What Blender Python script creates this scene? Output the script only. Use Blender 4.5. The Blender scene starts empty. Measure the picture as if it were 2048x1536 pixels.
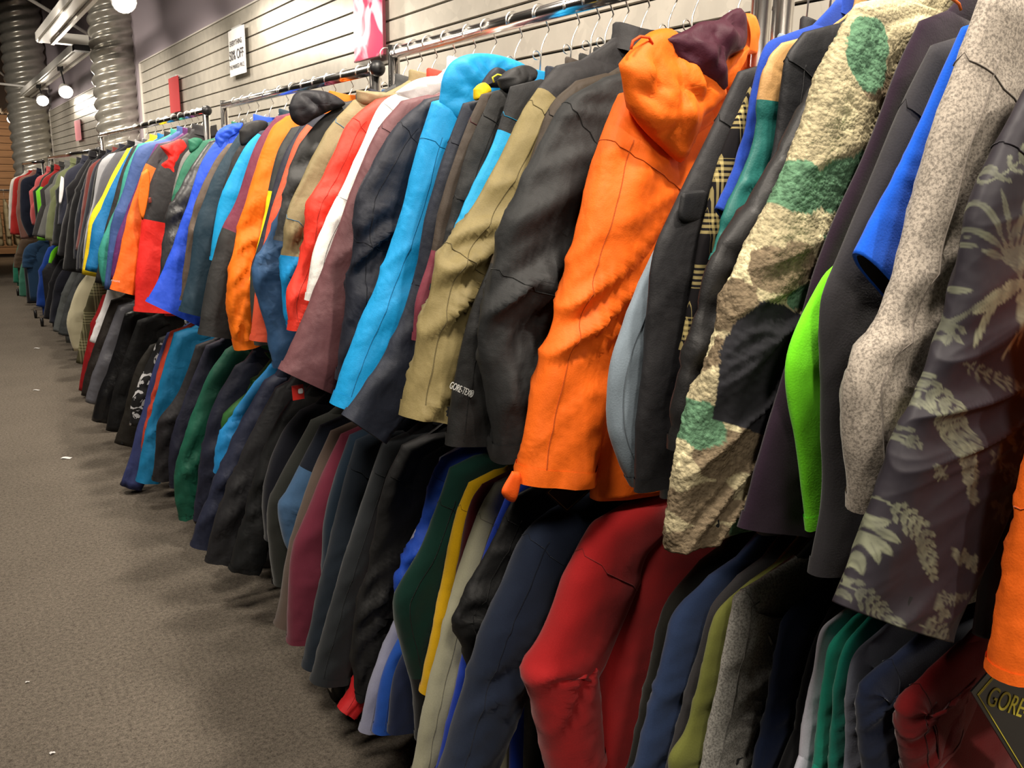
import bpy, math, random
import numpy as np
from mathutils import Vector, Matrix, noise as mn

random.seed(7)
SC = bpy.context.scene
COL = SC.collection

# ------------------------------------------------------------------ camera
F = 1738.0
CX, CY = 1024.0, 768.0
CAM_Z = 1.6
def _basis():
    a = (-150 - CX, 355 - CY)
    xv = 900.0
    yv = CY - (F * F + a[0] * (xv - CX)) / a[1]
    Y = np.array([a[0], a[1], F]); Y /= np.linalg.norm(Y)
    D = np.array([xv - CX, yv - CY, F]); D /= np.linalg.norm(D)
    Z = -D
    return np.array([np.cross(Y, Z), Y, Z])
R = _basis()
cam_d = bpy.data.cameras.new('camera')
cam = bpy.data.objects.new('camera', cam_d)
COL.objects.link(cam)
cam_d.sensor_width = 36.0
cam_d.lens = F / 2048.0 * 36.0
cam_d.clip_start = 0.02
M = Matrix(((R[0][0], -R[0][1], -R[0][2]), (R[1][0], -R[1][1], -R[1][2]), (R[2][0], -R[2][1], -R[2][2]))).to_4x4()
M.translation = (0, 0, CAM_Z)
cam.matrix_world = M
SC.camera = cam

# ------------------------------------------------------------------ light and exposure
SC.view_settings.view_transform = 'Standard'
SC.view_settings.look = 'None'
SC.view_settings.gamma = 1.0
SC.view_settings.exposure = 0.40
w = bpy.data.worlds.new('world'); SC.world = w; w.use_nodes = True
w.node_tree.nodes['Background'].inputs[0].default_value = (1.0, 0.93, 0.84, 1)
w.node_tree.nodes['Background'].inputs[1].default_value = 0.15

def spot(loc, target, power, size=1.6, blend=0.7, rad=0.05, col=(1.0, 0.90, 0.77)):
    d = bpy.data.lights.new('spot_light', 'SPOT')
    d.energy = power; d.spot_size = size; d.spot_blend = blend; d.shadow_soft_size = rad; d.color = col
    o = bpy.data.objects.new('spot_light', d); COL.objects.link(o)
    o.location = loc
    o.rotation_euler = (Vector(target) - Vector(loc)).to_track_quat('-Z', 'Y').to_euler()
    return o
# track lights nearer than the frame (the same row as the visible ones) throwing light on the wall and the racks
for y, p in ((-0.9, 60), (0.5, 65), (1.9, 85), (3.3, 85), (4.7, 85), (6.1, 80), (7.5, 80)):
    spot((0.93, y, 2.78), (1.34, y + 0.55, 1.6), p, 2.5, 1.0)
# the parallel track above the aisle, out of frame to the left
for y in (-1.2, 0.6, 2.4, 4.4, 6.4, 8.8, 11.2, 13.6):
    spot((-0.25, y, 3.05), (0.95, y + 0.35, 1.35), 112, 2.2, 1.0, 0.22)

# two added spots with no fixture, there to brighten the corrugated columns
spot((0.15, 6.9, 2.95), (1.57, 9.08, 2.6), 75, 1.1, 0.9, 0.06)
spot((0.2, 12.6, 2.95), (1.42, 15.45, 2.5), 90, 1.1, 0.9, 0.06)

# ------------------------------------------------------------------ helpers
def ray(u, v):
    return R @ np.array([u - CX, v - CY, F])
def P(u, v, Y):
    r = ray(u, v); r = r / r[1] * Y
    return float(r[0]), float(r[2] + CAM_Z)
def PX(u, v, X):
    r = ray(u, v); r = r / r[0] * X
    return float(r[1]), float(r[2] + CAM_Z)
def lin(c):
    out = []
    for x in c[:3]:
        x = x / 255.0
        out.append(x / 12.92 if x <= 0.04045 else ((x + 0.055) / 1.055) ** 2.4)
    return tuple(out) + (1.0,)

def tag(o, label=None, cat=None, group=None, kind=None):
    if label: o['label'] = label
    if cat: o['category'] = cat
    if group: o['group'] = group
    if kind: o['kind'] = kind
    return o
def empty(name, loc):
    o = bpy.data.objects.new(name, None); COL.objects.link(o); o.location = loc
    o.empty_display_size = 0.05
    return o

class MB:
    def __init__(self):
        self.v = []; self.f = []; self.m = []; self.n = 0
    def add(self, vs, fs, m=0):
        self.v.append(np.asarray(vs, float).reshape(-1, 3))
        for f in fs: self.f.append(tuple(i + self.n for i in f))
        self.m += [m] * len(fs)
        self.n += len(self.v[-1])
    def box(self, c, s, m=0, rot=None):
        c = np.array(c); h = np.array(s) / 2
        vs = np.array([[x, y, z] for x in (-1, 1) for y in (-1, 1) for z in (-1, 1)]) * h
        if rot is not None: vs = vs @ np.array(rot).T
        self.add(vs + c, [(0, 1, 3, 2), (4, 6, 7, 5), (0, 4, 5, 1), (2, 3, 7, 6), (0, 2, 6, 4), (1, 5, 7, 3)], m)
    def grid(self, rings, caps=True, mats=None):
        # rings: (n, k, 3) closed in k
        rings = np.asarray(rings); n, k, _ = rings.shape
        fs = []; ms = []
        for i in range(n - 1):
            for j in range(k):
                j2 = (j + 1) % k
                fs.append((i * k + j, i * k + j2, (i + 1) * k + j2, (i + 1) * k + j))
                ms.append(0 if mats is None else mats[i])
        if caps:
            fs.append(tuple(range(k - 1, -1, -1))); fs.append(tuple((n - 1) * k + j for j in range(k)))
            ms += [0 if mats is None else mats[0], 0 if mats is None else mats[-1]]
        base = self.n
        self.v.append(rings.reshape(-1, 3)); self.n += n * k
        self.f += [tuple(i + base for i in f) for f in fs]; self.m += ms
    def tube(self, pts, r, k=8, m=0, caps=True):
        pts = [Vector(p) for p in pts]
        rr = r if hasattr(r, '__len__') else [r] * len(pts)
        prev = None; rings = []
        for i, p in enumerate(pts):
            t = (pts[min(i + 1, len(pts) - 1)] - pts[max(i - 1, 0)]).normalized()
            if prev is None:
                a = Vector((0, 0, 1)) if abs(t.z) < 0.9 else Vector((1, 0, 0))
                n1 = t.cross(a).normalized()
            else:
                n1 = (prev - t * prev.dot(t)).normalized()
            prev = n1; n2 = t.cross(n1)
            rings.append([p + (n1 * math.cos(q) + n2 * math.sin(q)) * rr[i] for q in [2 * math.pi * j / k for j in range(k)]])
        self.grid([[tuple(x) for x in r_] for r_ in rings], caps, [m] * len(rings))
    def build(self, name, mats, parent=None, smooth=True, origin=None):
        me = bpy.data.meshes.new(name)
        vs = np.concatenate(self.v)
        if origin is not None: vs = vs - np.array(origin)
        me.from_pydata(vs.tolist(), [], self.f)
        if not isinstance(mats, (list, tuple)): mats = [mats]
        for m_ in mats: me.materials.append(m_)
        if len(mats) > 1: me.polygons.foreach_set('material_index', self.m)
        if smooth: me.polygons.foreach_set('use_smooth', [True] * len(self.f))
        me.update()
        o = bpy.data.objects.new(name, me); COL.objects.link(o)
        if origin is not None: o.location = origin
        if parent is not None:
            o.parent = parent
            if origin is None:
                o.location = -parent.location
        return o

def catmull(pts, n):
    pts = [np.array(p, float) for p in pts]
    if len(pts) == 2: return np.array([pts[0] + (pts[1] - pts[0]) * t for t in np.linspace(0, 1, n)])
    ext = [2 * pts[0] - pts[1]] + pts + [2 * pts[-1] - pts[-2]]
    seg = [np.linalg.norm(pts[i + 1] - pts[i]) for i in range(len(pts) - 1)]
    cum = np.concatenate([[0], np.cumsum(seg)]); out = []
    for s in np.linspace(0, cum[-1], n):
        i = min(int(np.searchsorted(cum, s, 'right')) - 1, len(pts) - 2)
        t = (s - cum[i]) / max(seg[i], 1e-9)
        a, b, c, d = ext[i], ext[i + 1], ext[i + 2], ext[i + 3]
        out.append(0.5 * ((2 * b) + (-a + c) * t + (2 * a - 5 * b + 4 * c - d) * t * t + (-a + 3 * b - 3 * c + d) * t ** 3))
    return np.array(out)

# ------------------------------------------------------------------ materials
def newmat(name):
    m = bpy.data.materials.new(name); m.use_nodes = True
    nt = m.node_tree; b = nt.nodes['Principled BSDF']
    return m, nt, b
def N(nt, t, **kw):
    n = nt.nodes.new(t)
    for k, v in kw.items():
        if isinstance(v, (int, float, tuple)) and k in n.inputs: n.inputs[k].default_value = v
        else: setattr(n, k, v)
    return n
def simple(name, col, rough=0.5, metal=0.0, emit=None, es=0.0, spec=0.5):
    m, nt, b = newmat(name)
    b.inputs['Base Color'].default_value = lin(col); b.inputs['Roughness'].default_value = rough
    b.inputs['Metallic'].default_value = metal; b.inputs['Specular IOR Level'].default_value = spec
    if emit: b.inputs['Emission Color'].default_value = lin(emit); b.inputs['Emission Strength'].default_value = es
    return m
def pos_map(nt, sx=1, sy=1, sz=1):
    g = N(nt, 'ShaderNodeNewGeometry'); mp = N(nt, 'ShaderNodeMapping')
    nt.links.new(g.outputs['Position'], mp.inputs['Vector']); mp.inputs['Scale'].default_value = (sx, sy, sz)
    return mp.outputs['Vector']
FM = {}
def fabric(col, kind='shell'):
    key = (tuple(col), kind)
    if key in FM: return FM[key]
    m, nt, b = newmat('fabric_' + kind)
    L = nt.links.new
    c = lin(col)
    if max(col) < 92: c = tuple(x * 0.62 for x in c[:3]) + (1,)
    v = pos_map(nt)
    b.inputs['Specular IOR Level'].default_value = {'shell': 0.35, 'quilt': 0.35, 'fleece': 0.1, 'knit': 0.1, 'heather': 0.1, 'sheen': 0.6}.get(kind, 0.2)
    b.inputs['Roughness'].default_value = {'shell': 0.62, 'quilt': 0.5, 'sheen': 0.38}.get(kind, 0.9)
    if kind in ('fleece', 'knit', 'heather', 'camo'):
        b.inputs['Sheen Weight'].default_value = 0.15
    n1 = N(nt, 'ShaderNodeTexNoise', Scale=420.0, Detail=2.0); L(v, n1.inputs['Vector'])
    bump = N(nt, 'ShaderNodeBump', Strength=0.25, Distance=0.0012)
    if kind in ('shell', 'quilt', 'sheen'):
        n2 = N(nt, 'ShaderNodeTexNoise', Scale=13.0, Detail=3.0, Roughness=0.5, Distortion=0.3); L(pos_map(nt, 1, 1, 0.8), n2.inputs['Vector'])
        b2 = N(nt, 'ShaderNodeBump', Strength=0.5, Distance=0.018); L(n2.outputs['Fac'], b2.inputs['Height'])
        L(b2.outputs['Normal'], bump.inputs['Normal'])
    else:
        n2 = N(nt, 'ShaderNodeTexNoise', Scale=9.0, Detail=2.0); L(v, n2.inputs['Vector'])
        b2 = N(nt, 'ShaderNodeBump', Strength=0.4, Distance=0.02); L(n2.outputs['Fac'], b2.inputs['Height'])
        L(b2.outputs['Normal'], bump.inputs['Normal'])
    L(n1.outputs['Fac'], bump.inputs['Height']); L(bump.outputs['Normal'], b.inputs['Normal'])
    mix = N(nt, 'ShaderNodeMix', data_type='RGBA')
    mix.inputs['A'].default_value = tuple(x * 0.86 for x in c[:3]) + (1,)
    mix.inputs['B'].default_value = tuple(min(1, x * 1.12) for x in c[:3]) + (1,)
    if kind == 'heather':
        mix.inputs['A'].default_value = tuple(x * 0.55 for x in c[:3]) + (1,)
        mix.inputs['B'].default_value = tuple(min(1, x * 1.3) for x in c[:3]) + (1,)
        n3 = N(nt, 'ShaderNodeTexNoise', Scale=330.0, Detail=3.0, Roughness=0.7); L(v, n3.inputs['Vector'])
        rp = N(nt, 'ShaderNodeValToRGB'); rp.color_ramp.elements[0].position = 0.38; rp.color_ramp.elements[1].position = 0.58
        L(n3.outputs['Fac'], rp.inputs['Fac']); L(rp.outputs['Color'], mix.inputs['Factor'])
    else:
        L(n1.outputs['Fac'], mix.inputs['Factor'])
    L(mix.outputs['Result'], b.inputs['Base Color'])
    FM[key] = m
    return m

def plaid(base, line, s=1.0):
    key = ('plaid', tuple(base), tuple(line), s)
    if key in FM: return FM[key]
    m, nt, b = newmat('plaid_flannel'); L = nt.links.new
    b.inputs['Roughness'].default_value = 0.95; b.inputs['Specular IOR Level'].default_value = 0.1
    g = N(nt, 'ShaderNodeNewGeometry'); sx = N(nt, 'ShaderNodeSeparateXYZ'); L(g.outputs['Position'], sx.inputs[0])
    def band(sock, f, lo):
        a = N(nt, 'ShaderNodeMath', operation='MULTIPLY'); a.inputs[1].default_value = f * s; L(sock, a.inputs[0])
        fr = N(nt, 'ShaderNodeMath', operation='FRACT'); L(a.outputs[0], fr.inputs[0])
        gt = N(nt, 'ShaderNodeMath', operation='GREATER_THAN'); gt.inputs[1].default_value = lo; L(fr.outputs[0], gt.inputs[0])
        return gt.outputs[0]
    def add(a, b_):
        q = N(nt, 'ShaderNodeMath', operation='ADD'); L(a, q.inputs[0]); L(b_, q.inputs[1]); return q.outputs[0]
    def mul(a, b_):
        q = N(nt, 'ShaderNodeMath', operation='MULTIPLY'); L(a, q.inputs[0])
        if isinstance(b_, float): q.inputs[1].default_value = b_
        else: L(b_, q.inputs[1])
        return q.outputs[0]
    h = mul(band(sx.outputs['Z'], 14, 0.55), band(sx.outputs['Z'], 130, 0.45))
    vv = mul(band(sx.outputs['X'], 22, 0.5), band(sx.outputs['X'], 150, 0.45))
    sm = mul(add(h, vv), 0.5)
    mix = N(nt, 'ShaderNodeMix', data_type='RGBA'); mix.inputs['A'].default_value = lin(base); mix.inputs['B'].default_value = lin(line)
    L(sm, mix.inputs['Factor']); L(mix.outputs['Result'], b.inputs['Base Color'])
    FM[key] = m
    return m

def pattern_mat(name, cols, kind):
    """Printed cloth: a per-point print value picks the dye."""
    m, nt, b = newmat(name); L = nt.links.new
    b.inputs['Roughness'].default_value = 0.95 if kind == 'fleece' else 0.55
    b.inputs['Specular IOR Level'].default_value = 0.1 if kind == 'fleece' else 0.3
    at = N(nt, 'ShaderNodeAttribute'); at.attribute_name = 'print'
    v = pos_map(nt)
    if kind == 'fleece':
        L(at.outputs['Color'], b.inputs['Base Color'])
        vo = N(nt, 'ShaderNodeTexVoronoi', Scale=210.0); L(v, vo.inputs['Vector'])
        nz = N(nt, 'ShaderNodeTexNoise', Scale=300.0, Detail=3.0); L(v, nz.inputs['Vector'])
        ad = N(nt, 'ShaderNodeMath', operation='MULTIPLY_ADD'); ad.inputs[1].default_value = -1.0; L(vo.outputs['Distance'], ad.inputs[0]); L(nz.outputs['Fac'], ad.inputs[2])
        bw = N(nt, 'ShaderNodeRGBToBW'); L(at.outputs['Color'], bw.inputs[0])
        ms = N(nt, 'ShaderNodeMapRange'); L(bw.outputs[0], ms.inputs['Value'])
        for q_, v_ in (('From Min', .03), ('From Max', .08), ('To Min', .08), ('To Max', .62)): ms.inputs[q_].default_value = v_
        bp = N(nt, 'ShaderNodeBump', Strength=0.6, Distance=0.0022); L(ms.outputs[0], bp.inputs['Strength']); L(ad.outputs[0], bp.inputs['Height']); L(bp.outputs['Normal'], b.inputs['Normal'])
    else:
        mix = N(nt, 'ShaderNodeMix', data_type='RGBA'); mix.inputs['A'].default_value = lin(cols[0]); mix.inputs['B'].default_value = lin(cols[1])
        L(at.outputs['Fac'], mix.inputs['Factor']); L(mix.outputs['Result'], b.inputs['Base Color'])
        nz = N(nt, 'ShaderNodeTexNoise', Scale=14.0, Detail=3.0); L(v, nz.inputs['Vector'])
        bp = N(nt, 'ShaderNodeBump', Strength=0.35, Distance=0.015); L(nz.outputs['Fac'], bp.inputs['Height']); L(bp.outputs['Normal'], b.inputs['Normal'])
    return m

CHROME = simple('chrome', (232, 228, 224), 0.2, 1.0)
WIRE = simple('chrome_wire', (238, 236, 232), 0.3, 1.0)
BLACKP = simple('black_plastic', (22, 22, 24), 0.45)
REDP = simple('red_plastic', (200, 40, 30), 0.5)
WHITEP = simple('white_enamel', (225, 222, 215), 0.35)
PAPER = simple('white_paper', (240, 238, 236), 0.8)
INK = simple('dark_ink', (70, 66, 70), 0.8)
DARKIN = simple('opening_shade', (14, 14, 16), 0.95)  # shade inside hollow cuffs and hems, put into the colour

# ------------------------------------------------------------------ setting
XW = 1.68     # wall face
XR = 1.15     # rail
def carpet():
    m, nt, b = newmat('carpet'); L = nt.links.new
    v = pos_map(nt)
    a = N(nt, 'ShaderNodeTexNoise', Scale=220.0, Detail=3.0, Roughness=0.8); L(v, a.inputs['Vector'])
    a2 = N(nt, 'ShaderNodeTexNoise', Scale=70.0, Detail=4.0, Roughness=0.8); L(v, a2.inputs['Vector'])
    md = N(nt, 'ShaderNodeMath', operation='MULTIPLY_ADD'); md.inputs[1].default_value = 0.5; L(a2.outputs['Fac'], md.inputs[0])
    hf = N(nt, 'ShaderNodeMath', operation='MULTIPLY'); hf.inputs[1].default_value = 0.5; L(a.outputs['Fac'], hf.inputs[0]); L(hf.outputs[0], md.inputs[2])
    c = N(nt, 'ShaderNodeTexNoise', Scale=2.2, Detail=3.0); L(v, c.inputs['Vector'])
    rp = N(nt, 'ShaderNodeValToRGB'); e = rp.color_ramp.elements
    e[0].position = 0.33; e[0].color = lin((62, 56, 50)); e[1].position = 0.66; e[1].color = lin((168, 157, 143))
    L(md.outputs[0], rp.inputs['Fac'])
    mx = N(nt, 'ShaderNodeMix', data_type='RGBA', blend_type='MULTIPLY'); mx.inputs['Factor'].default_value = 0.3
    L(rp.outputs['Color'], mx.inputs['A']); L(c.outputs['Fac'], mx.inputs['B']); L(mx.outputs['Result'], b.inputs['Base Color'])
    bp = N(nt, 'ShaderNodeBump', Strength=0.8, Distance=0.006); L(a.outputs['Fac'], bp.inputs['Height']); L(bp.outputs['Normal'], b.inputs['Normal'])
    b.inputs['Roughness'].default_value = 1.0; b.inputs['Specular IOR Level'].default_value = 0.05
    return m
def galv(name='galvanised_metal', base=(196, 190, 178)):
    m, nt, b = newmat(name); L = nt.links.new
    v = pos_map(nt)
    vo = N(nt, 'ShaderNodeTexVoronoi', Scale=22.0); L(v, vo.inputs['Vector'])
    nz = N(nt, 'ShaderNodeTexNoise', Scale=9.0, Detail=4.0, Roughness=0.6); L(pos_map(nt, 1, 1, 0.6), nz.inputs['Vector'])
    mx = N(nt, 'ShaderNodeMix', data_type='RGBA'); c = lin(base)
    mx.inputs['A'].default_value = tuple(x * 0.72 for x in c[:3]) + (1,); mx.inputs['B'].default_value = tuple(min(1, x * 1.2) for x in c[:3]) + (1,)
    av = N(nt, 'ShaderNodeMix', data_type='FLOAT'); av.inputs['Factor'].default_value = 0.65
    L(vo.outputs['Color'], av.inputs['A']); L(nz.outputs['Fac'], av.inputs['B']); L(av.outputs['Result'], mx.inputs['Factor'])
    L(mx.outputs['Result'], b.inputs['Base Color'])
    b.inputs['Metallic'].default_value = 0.35; b.inputs['Roughness'].default_value = 0.34
    return m
def wood_slat():
    m, nt, b = newmat('wood_panel'); L = nt.links.new
    wv = N(nt, 'ShaderNodeTexNoise', Scale=6.0, Detail=4.0); L(pos_map(nt, 0.3, 1, 5), wv.inputs['Vector'])
    mx = N(nt, 'ShaderNodeMix', data_type='RGBA'); mx.inputs['A'].default_value = lin((120, 88, 62)); mx.inputs['B'].default_value = lin((178, 140, 102))
    L(wv.outputs['Fac'], mx.inputs['Factor']); L(mx.outputs['Result'], b.inputs['Base Color']); b.inputs['Roughness'].default_value = 0.6
    return m
GALV = galv()
LILAC = simple('lilac_paint', (176, 164, 172), 0.85)
def struct(mb, name, mat, smooth=False):
    return tag(mb.build(name, mat, smooth=smooth), kind='structure')
mb = MB(); mb.box((-0.5, 14, -0.05), (12, 40, 0.1)); struct(mb, 'floor', carpet())
mb = MB(); mb.box((-0.5, 14, 5.05), (12, 40, 0.1)); struct(mb, 'ceiling', simple('dark_ceiling', (34, 27, 24), 0.9))
# upper painted wall, continuous
mb = MB(); mb.box((XW + 0.12, 14, 2.5), (0.16, 40, 5.0)); struct(mb, 'wall_right', LILAC)
# slatwall: boards with real grooves between them
def slatwall(y0, y1, name):
    mb = MB()
    z = 2.602
    tops = [2.602, 2.515]
    while tops[-1] > 0.1: tops.append(tops[-1] - 0.0845)
    for a, b_ in zip(tops[:-1], tops[1:]):
        zc = (a + b_ + 0.008) / 2
        mb.box((XW + 0.009, (y0 + y1) / 2, zc), (0.018, y1 - y0, a - b_ - 0.009))
    o = struct(mb, name, GALV)
    mb2 = MB(); mb2.box((XW + 0.03, (y0 + y1) / 2, 1.3), (0.018, y1 - y0, 2.6))
    b2 = mb2.build('groove_backing', simple('groove_dark', (30, 24, 20), 0.9), smooth=False)
    b2.parent = o
    mb3 = MB(); mb3.box((XW + 0.006, (y0 + y1) / 2, 2.606), (0.03, y1 - y0, 0.009)); mb3.box((XW + 0.004, y1 + 0.006, 1.3), (0.035, 0.014, 2.6))
    b3 = mb3.build('edge_strip', simple('pale_edge', (205, 200, 192), 0.5), smooth=False); b3.parent = o
    return o
slatwall(-3.0, 8.50, 'wall_right_panel')
slatwall(9.5, 15.3, 'wall_right_far_panel')
slatwall(16.2, 20.9, 'wall_right_end_panel')
mb = MB(); mb.box((-0.5, 21.2, 2.5), (12, 0.2, 5)); struct(mb, 'wall_back', simple('dark_back_wall', (58, 50, 46), 0.9))
mb = MB()
for k in range(20): mb.box((-0.2, 21.06, 0.14 + k * 0.14), (4.0, 0.04, 0.13))
struct(mb, 'trim_1', wood_slat())
mb = MB(); mb.box((-6.6, 14, 2.5), (0.2, 40, 5)); struct(mb, 'wall_left', simple('left_wall', (90, 84, 80), 0.9))
mb = MB(); mb.box((-0.5, -6.1, 2.5), (12, 0.2, 5)); struct(mb, 'wall_front', simple('front_wall', (120, 112, 104), 0.9))

# spiral duct columns
def duct(x, y, r, label, pitch=0.105):
    mb = MB(); k = 56; dz = 0.010; n = int(5.0 / dz); rings = []
    for i in range(n + 1):
        z = i * dz; ring = []
        for j in range(k):
            q = 2 * math.pi * j / k
            ph = (z / pitch * 2 * math.pi - q * 3)
            rr = r + 0.015 * math.sin(ph)
            ring.append((x + rr * math.cos(q), y + rr * math.sin(q), z))
        rings.append(ring)
    mb.grid(rings)
    o = mb.build('corrugated_column', galv('corrugated_metal', (188, 184, 174)), origin=(x, y, 0))
    o.data.materials[0].node_tree.nodes['Principled BSDF'].inputs['Roughness'].default_value = 0.30
    o.data.materials[0].node_tree.nodes['Principled BSDF'].inputs['Metallic'].default_value = 0.6
    return tag(o, label, 'column', 'corrugated columns')
duct(1.575, 9.08, 0.194, 'thick corrugated metal column against the wall behind the near racks')
duct(1.42, 15.45, 0.28, 'second corrugated column farther along, beneath the bright track lamps', 0.14)

# ------------------------------------------------------------------ track lights
def bar(mb, p, q, wx, wz, m=0):
    p = np.array(p, float); q = np.array(q, float); d = q - p; L_ = np.linalg.norm(d); d /= L_
    s = np.cross(d, (0, 0, 1)); s /= np.linalg.norm(s); u = np.cross(s, d)
    mb.box((p + q) / 2, (L_, wx, wz), m, np.array([d, s, u]).T)
ZT = 2.8
def track(y0, y1, x, label):
    t = empty('track_light_rail', (x, y0, ZT))
    mb = MB(); mb.box((x, (y0 + y1) / 2, ZT + 0.035), (0.11, y1 - y0, 0.07)); mb.build('housing', WHITEP, t, False)
    mb = MB(); mb.box((x + 0.075, (y0 + y1) / 2, ZT - 0.012), (0.03, y1 - y0, 0.022)); mb.box((x - 0.02, (y0 + y1) / 2, ZT - 0.008), (0.03, y1 - y0, 0.014))
    mb.build('power_channel', WHITEP, t, False)
    return tag(t, label, 'light fixture')
track(-2.0, 9.2, 1.01, 'long white lighting track running overhead along the near racks')
track(9.35, 19.5, 1.36, 'farther white lighting track that carries the row of bright lamps')
t = empty('track_connector', (1.19, 9.3, ZT))
mb = MB(); mb.box((1.185, 9.28, ZT + 0.05), (0.42, 0.10, 0.09)); mb.build('housing', WHITEP, t, False)
mb = MB(); mb.box((1.33, 9.28, ZT - 0.02), (0.13, 0.14, 0.05)); mb.build('end_box', BLACKP, t, False)
tag(t, 'short white crosspiece joining the two overhead lighting tracks', 'light fixture')
# ceiling struts
for k, (p, q, lab) in enumerate((((0.35, 9.6, 3.55), (1.62, 10.2, 3.0), 'slanting white ceiling strut crossing above the near track'),
                                 ((0.05, 15.0, 4.0), (1.5, 16.6, 2.95), 'slanting white ceiling strut meeting the far track'),
                                 ((0.75, 15.4, 2.98), (1.66, 15.0, 2.9), 'thin level white rod between far track and wall'))):
    mb = MB(); mb.tube([p, q], 0.018, 8); tag(mb.build('ceiling_strut', WHITEP), lab, 'ceiling strut')
spot((0.6, 18.6, 2.6), (1.0, 21.0, 1.6), 120, 2.2, 1.0, 0.1, (1.0, 0.75, 0.5))  # added warm spot without a fixture, brightens the wood end wall
HOT = simple('lit_lamp', (255, 246, 228), 0.4, emit=(255, 244, 224), es=28)
def lamp(x, y, z, ytrack, label, aim=(1.45, None, 1.2), power=30):
    t = empty('track_lamp', (x, y, z))
    mb = MB(); mb.tube([(x, y, z + 0.06), (x - 0.02, ytrack, ZT - 0.02)], 0.008, 6); mb.box((x - 0.02, ytrack, ZT - 0.03), (0.05, 0.08, 0.05)); mb.build('stem', BLACKP, t, False)
    d = Vector((aim[0] - x, -2.4, aim[2] - z)).normalized()
    c = Vector((x, y, z))
    mb = MB(); mb.tube([c - d * 0.10, c - d * 0.07, c - d * 0.02, c + d * 0.05], [0.03, 0.045, 0.06, 0.075], 16); mb.build('lamp_shade', WHITEP, t)
    mb = MB(); mb.tube([c + d * 0.048, c + d * 0.06, c + d * 0.068], [0.07, 0.066, 0.03], 16); mb.build('bulb', HOT, t)
    tag(t, label, 'spotlight', 'lit lamps on the far lighting track')
    s = spot(tuple(c + d * 0.10), tuple(c + d * 2.0), power, 1.7, 0.8, 0.05)
def at_ray(u, v, z):
    r = ray(u, v); r = r / r[2] * (z - CAM_Z); return r[0], r[1]
for (u, v, lab) in ((130, 180, 'nearest hanging lit lamp on the far track, by the big column'),
                    (84, 198, 'second hanging lit lamp on the far track'),
                    (42, 224, 'third lit lamp on the far track, partly overlapping the last'),
                    (22, 236, 'last and lowest lit lamp in the row at far left')):
    y, z = PX(u, v, 1.37)
    lamp(1.37, y, z, y + 0.05, lab)
x, y = at_ray(243, -4, 2.66)
lamp(x, y, 2.66, y, 'brilliant lamp glowing over the top of the big corrugated column', power=20)

# ------------------------------------------------------------------ signs
def text_mesh(c, name):
    tmp = bpy.data.objects.new(name + '_source', c); COL.objects.link(tmp)
    bpy.context.view_layer.update()
    me = bpy.data.meshes.new_from_object(tmp.evaluated_get(bpy.context.evaluated_depsgraph_get()))
    bpy.data.objects.remove(tmp); me.name = name
    o = bpy.data.objects.new(name, me); COL.objects.link(o)
    return o
def flat_text(body, size, loc, parent, mat, name='lettering', sx=1.0, rot=(math.pi / 2, 0, -math.pi / 2), ext=0.0004):
    c = bpy.data.curves.new(name, 'FONT'); c.body = body; c.size = size; c.align_x = 'CENTER'; c.align_y = 'CENTER'; c.extrude = ext
    c.materials.append(mat)
    o = text_mesh(c, name); o.rotation_euler = rot; o.scale = (sx, 1, 1)
    o.parent = parent; o.location = Vector(loc) - parent.location
    return o
def sign(y0, y1, z0, z1, mat, label, lines=(), ink=INK, rim=None):
    X = XW - 0.03
    t = empty('sale_sign', (X, (y0 + y1) / 2, z0))
    mb = MB(); ny, nz = 8, 12
    vs = []
    for s in (0, 1):
        for j in range(nz + 1):
            for i in range(ny + 1):
                vs.append((X - 0.004 * math.sin(math.pi * i / ny) + s * 0.003, y0 + (y1 - y0) * i / ny, z0 + (z1 - z0) * j / nz))
    fs = []; o_ = (nz + 1) * (ny + 1)
    for j in range(nz):
        for i in range(ny):
            a = j * (ny + 1) + i
            fs.append((a, a + ny + 1, a + ny + 2, a + 1)); fs.append((o_ + a, o_ + a + 1, o_ + a + ny + 2, o_ + a + ny + 1))
    mb.add(vs, fs); mb.build('sign_sheet', mat, t)
    mb = MB(); mb.box((X + 0.012, (y0 + y1) / 2, z1 + 0.004), (0.03, (y1 - y0) * 0.5, 0.012)); mb.build('sign_clip', simple('clear_plastic', (190, 190, 188), 0.3), t, False)
    if rim:
        mb = MB(); mb.box((X + 0.004, y0 - 0.002, (z0 + z1) / 2), (0.012, 0.006, z1 - z0)); mb.box((X + 0.004, (y0 + y1) / 2, z0), (0.012, y1 - y0, 0.006)); mb.build('sign_rim', rim, t, False)
    for (s, sz, dz, sx) in lines:
        flat_text(s, sz, (X - 0.006, (y0 + y1) / 2, z0 + dz), t, ink, sx=sx)
    return tag(t, label, 'sign')
def sale_poster():
    m, nt, b = newmat('pink_poster'); L = nt.links.new
    nz = N(nt, 'ShaderNodeTexNoise', Scale=7.0, Detail=1.5, Distortion=1.5); L(pos_map(nt), nz.inputs['Vector'])
    rp = N(nt, 'ShaderNodeValToRGB'); e = rp.color_ramp.elements; e[0].position = 0.42; e[0].color = lin((212, 60, 92)); e[1].position = 0.6; e[1].color = lin((240, 190, 205))
    L(nz.outputs['Fac'], rp.inputs['Fac']); L(rp.outputs['Color'], b.inputs['Base Color']); b.inputs['Roughness'].default_value = 0.2
    return m
sign(5.38, 5.71, 2.235, 2.50, PAPER, 'white paper sale sign reading 50% OFF on the slatted wall',
     (('EVERYTHING', 0.042, 0.185, 1.0), ('50% OFF', 0.078, 0.115, 1.0), ('THE MARKED PRICE', 0.034, 0.05, 1.0)))
sign(3.50, 3.80, 2.13, 2.40, sale_poster(), 'large pink and red poster on the slatted wall above the rack ends', (), rim=simple('maroon_rim', (96, 22, 40), 0.5))
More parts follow.
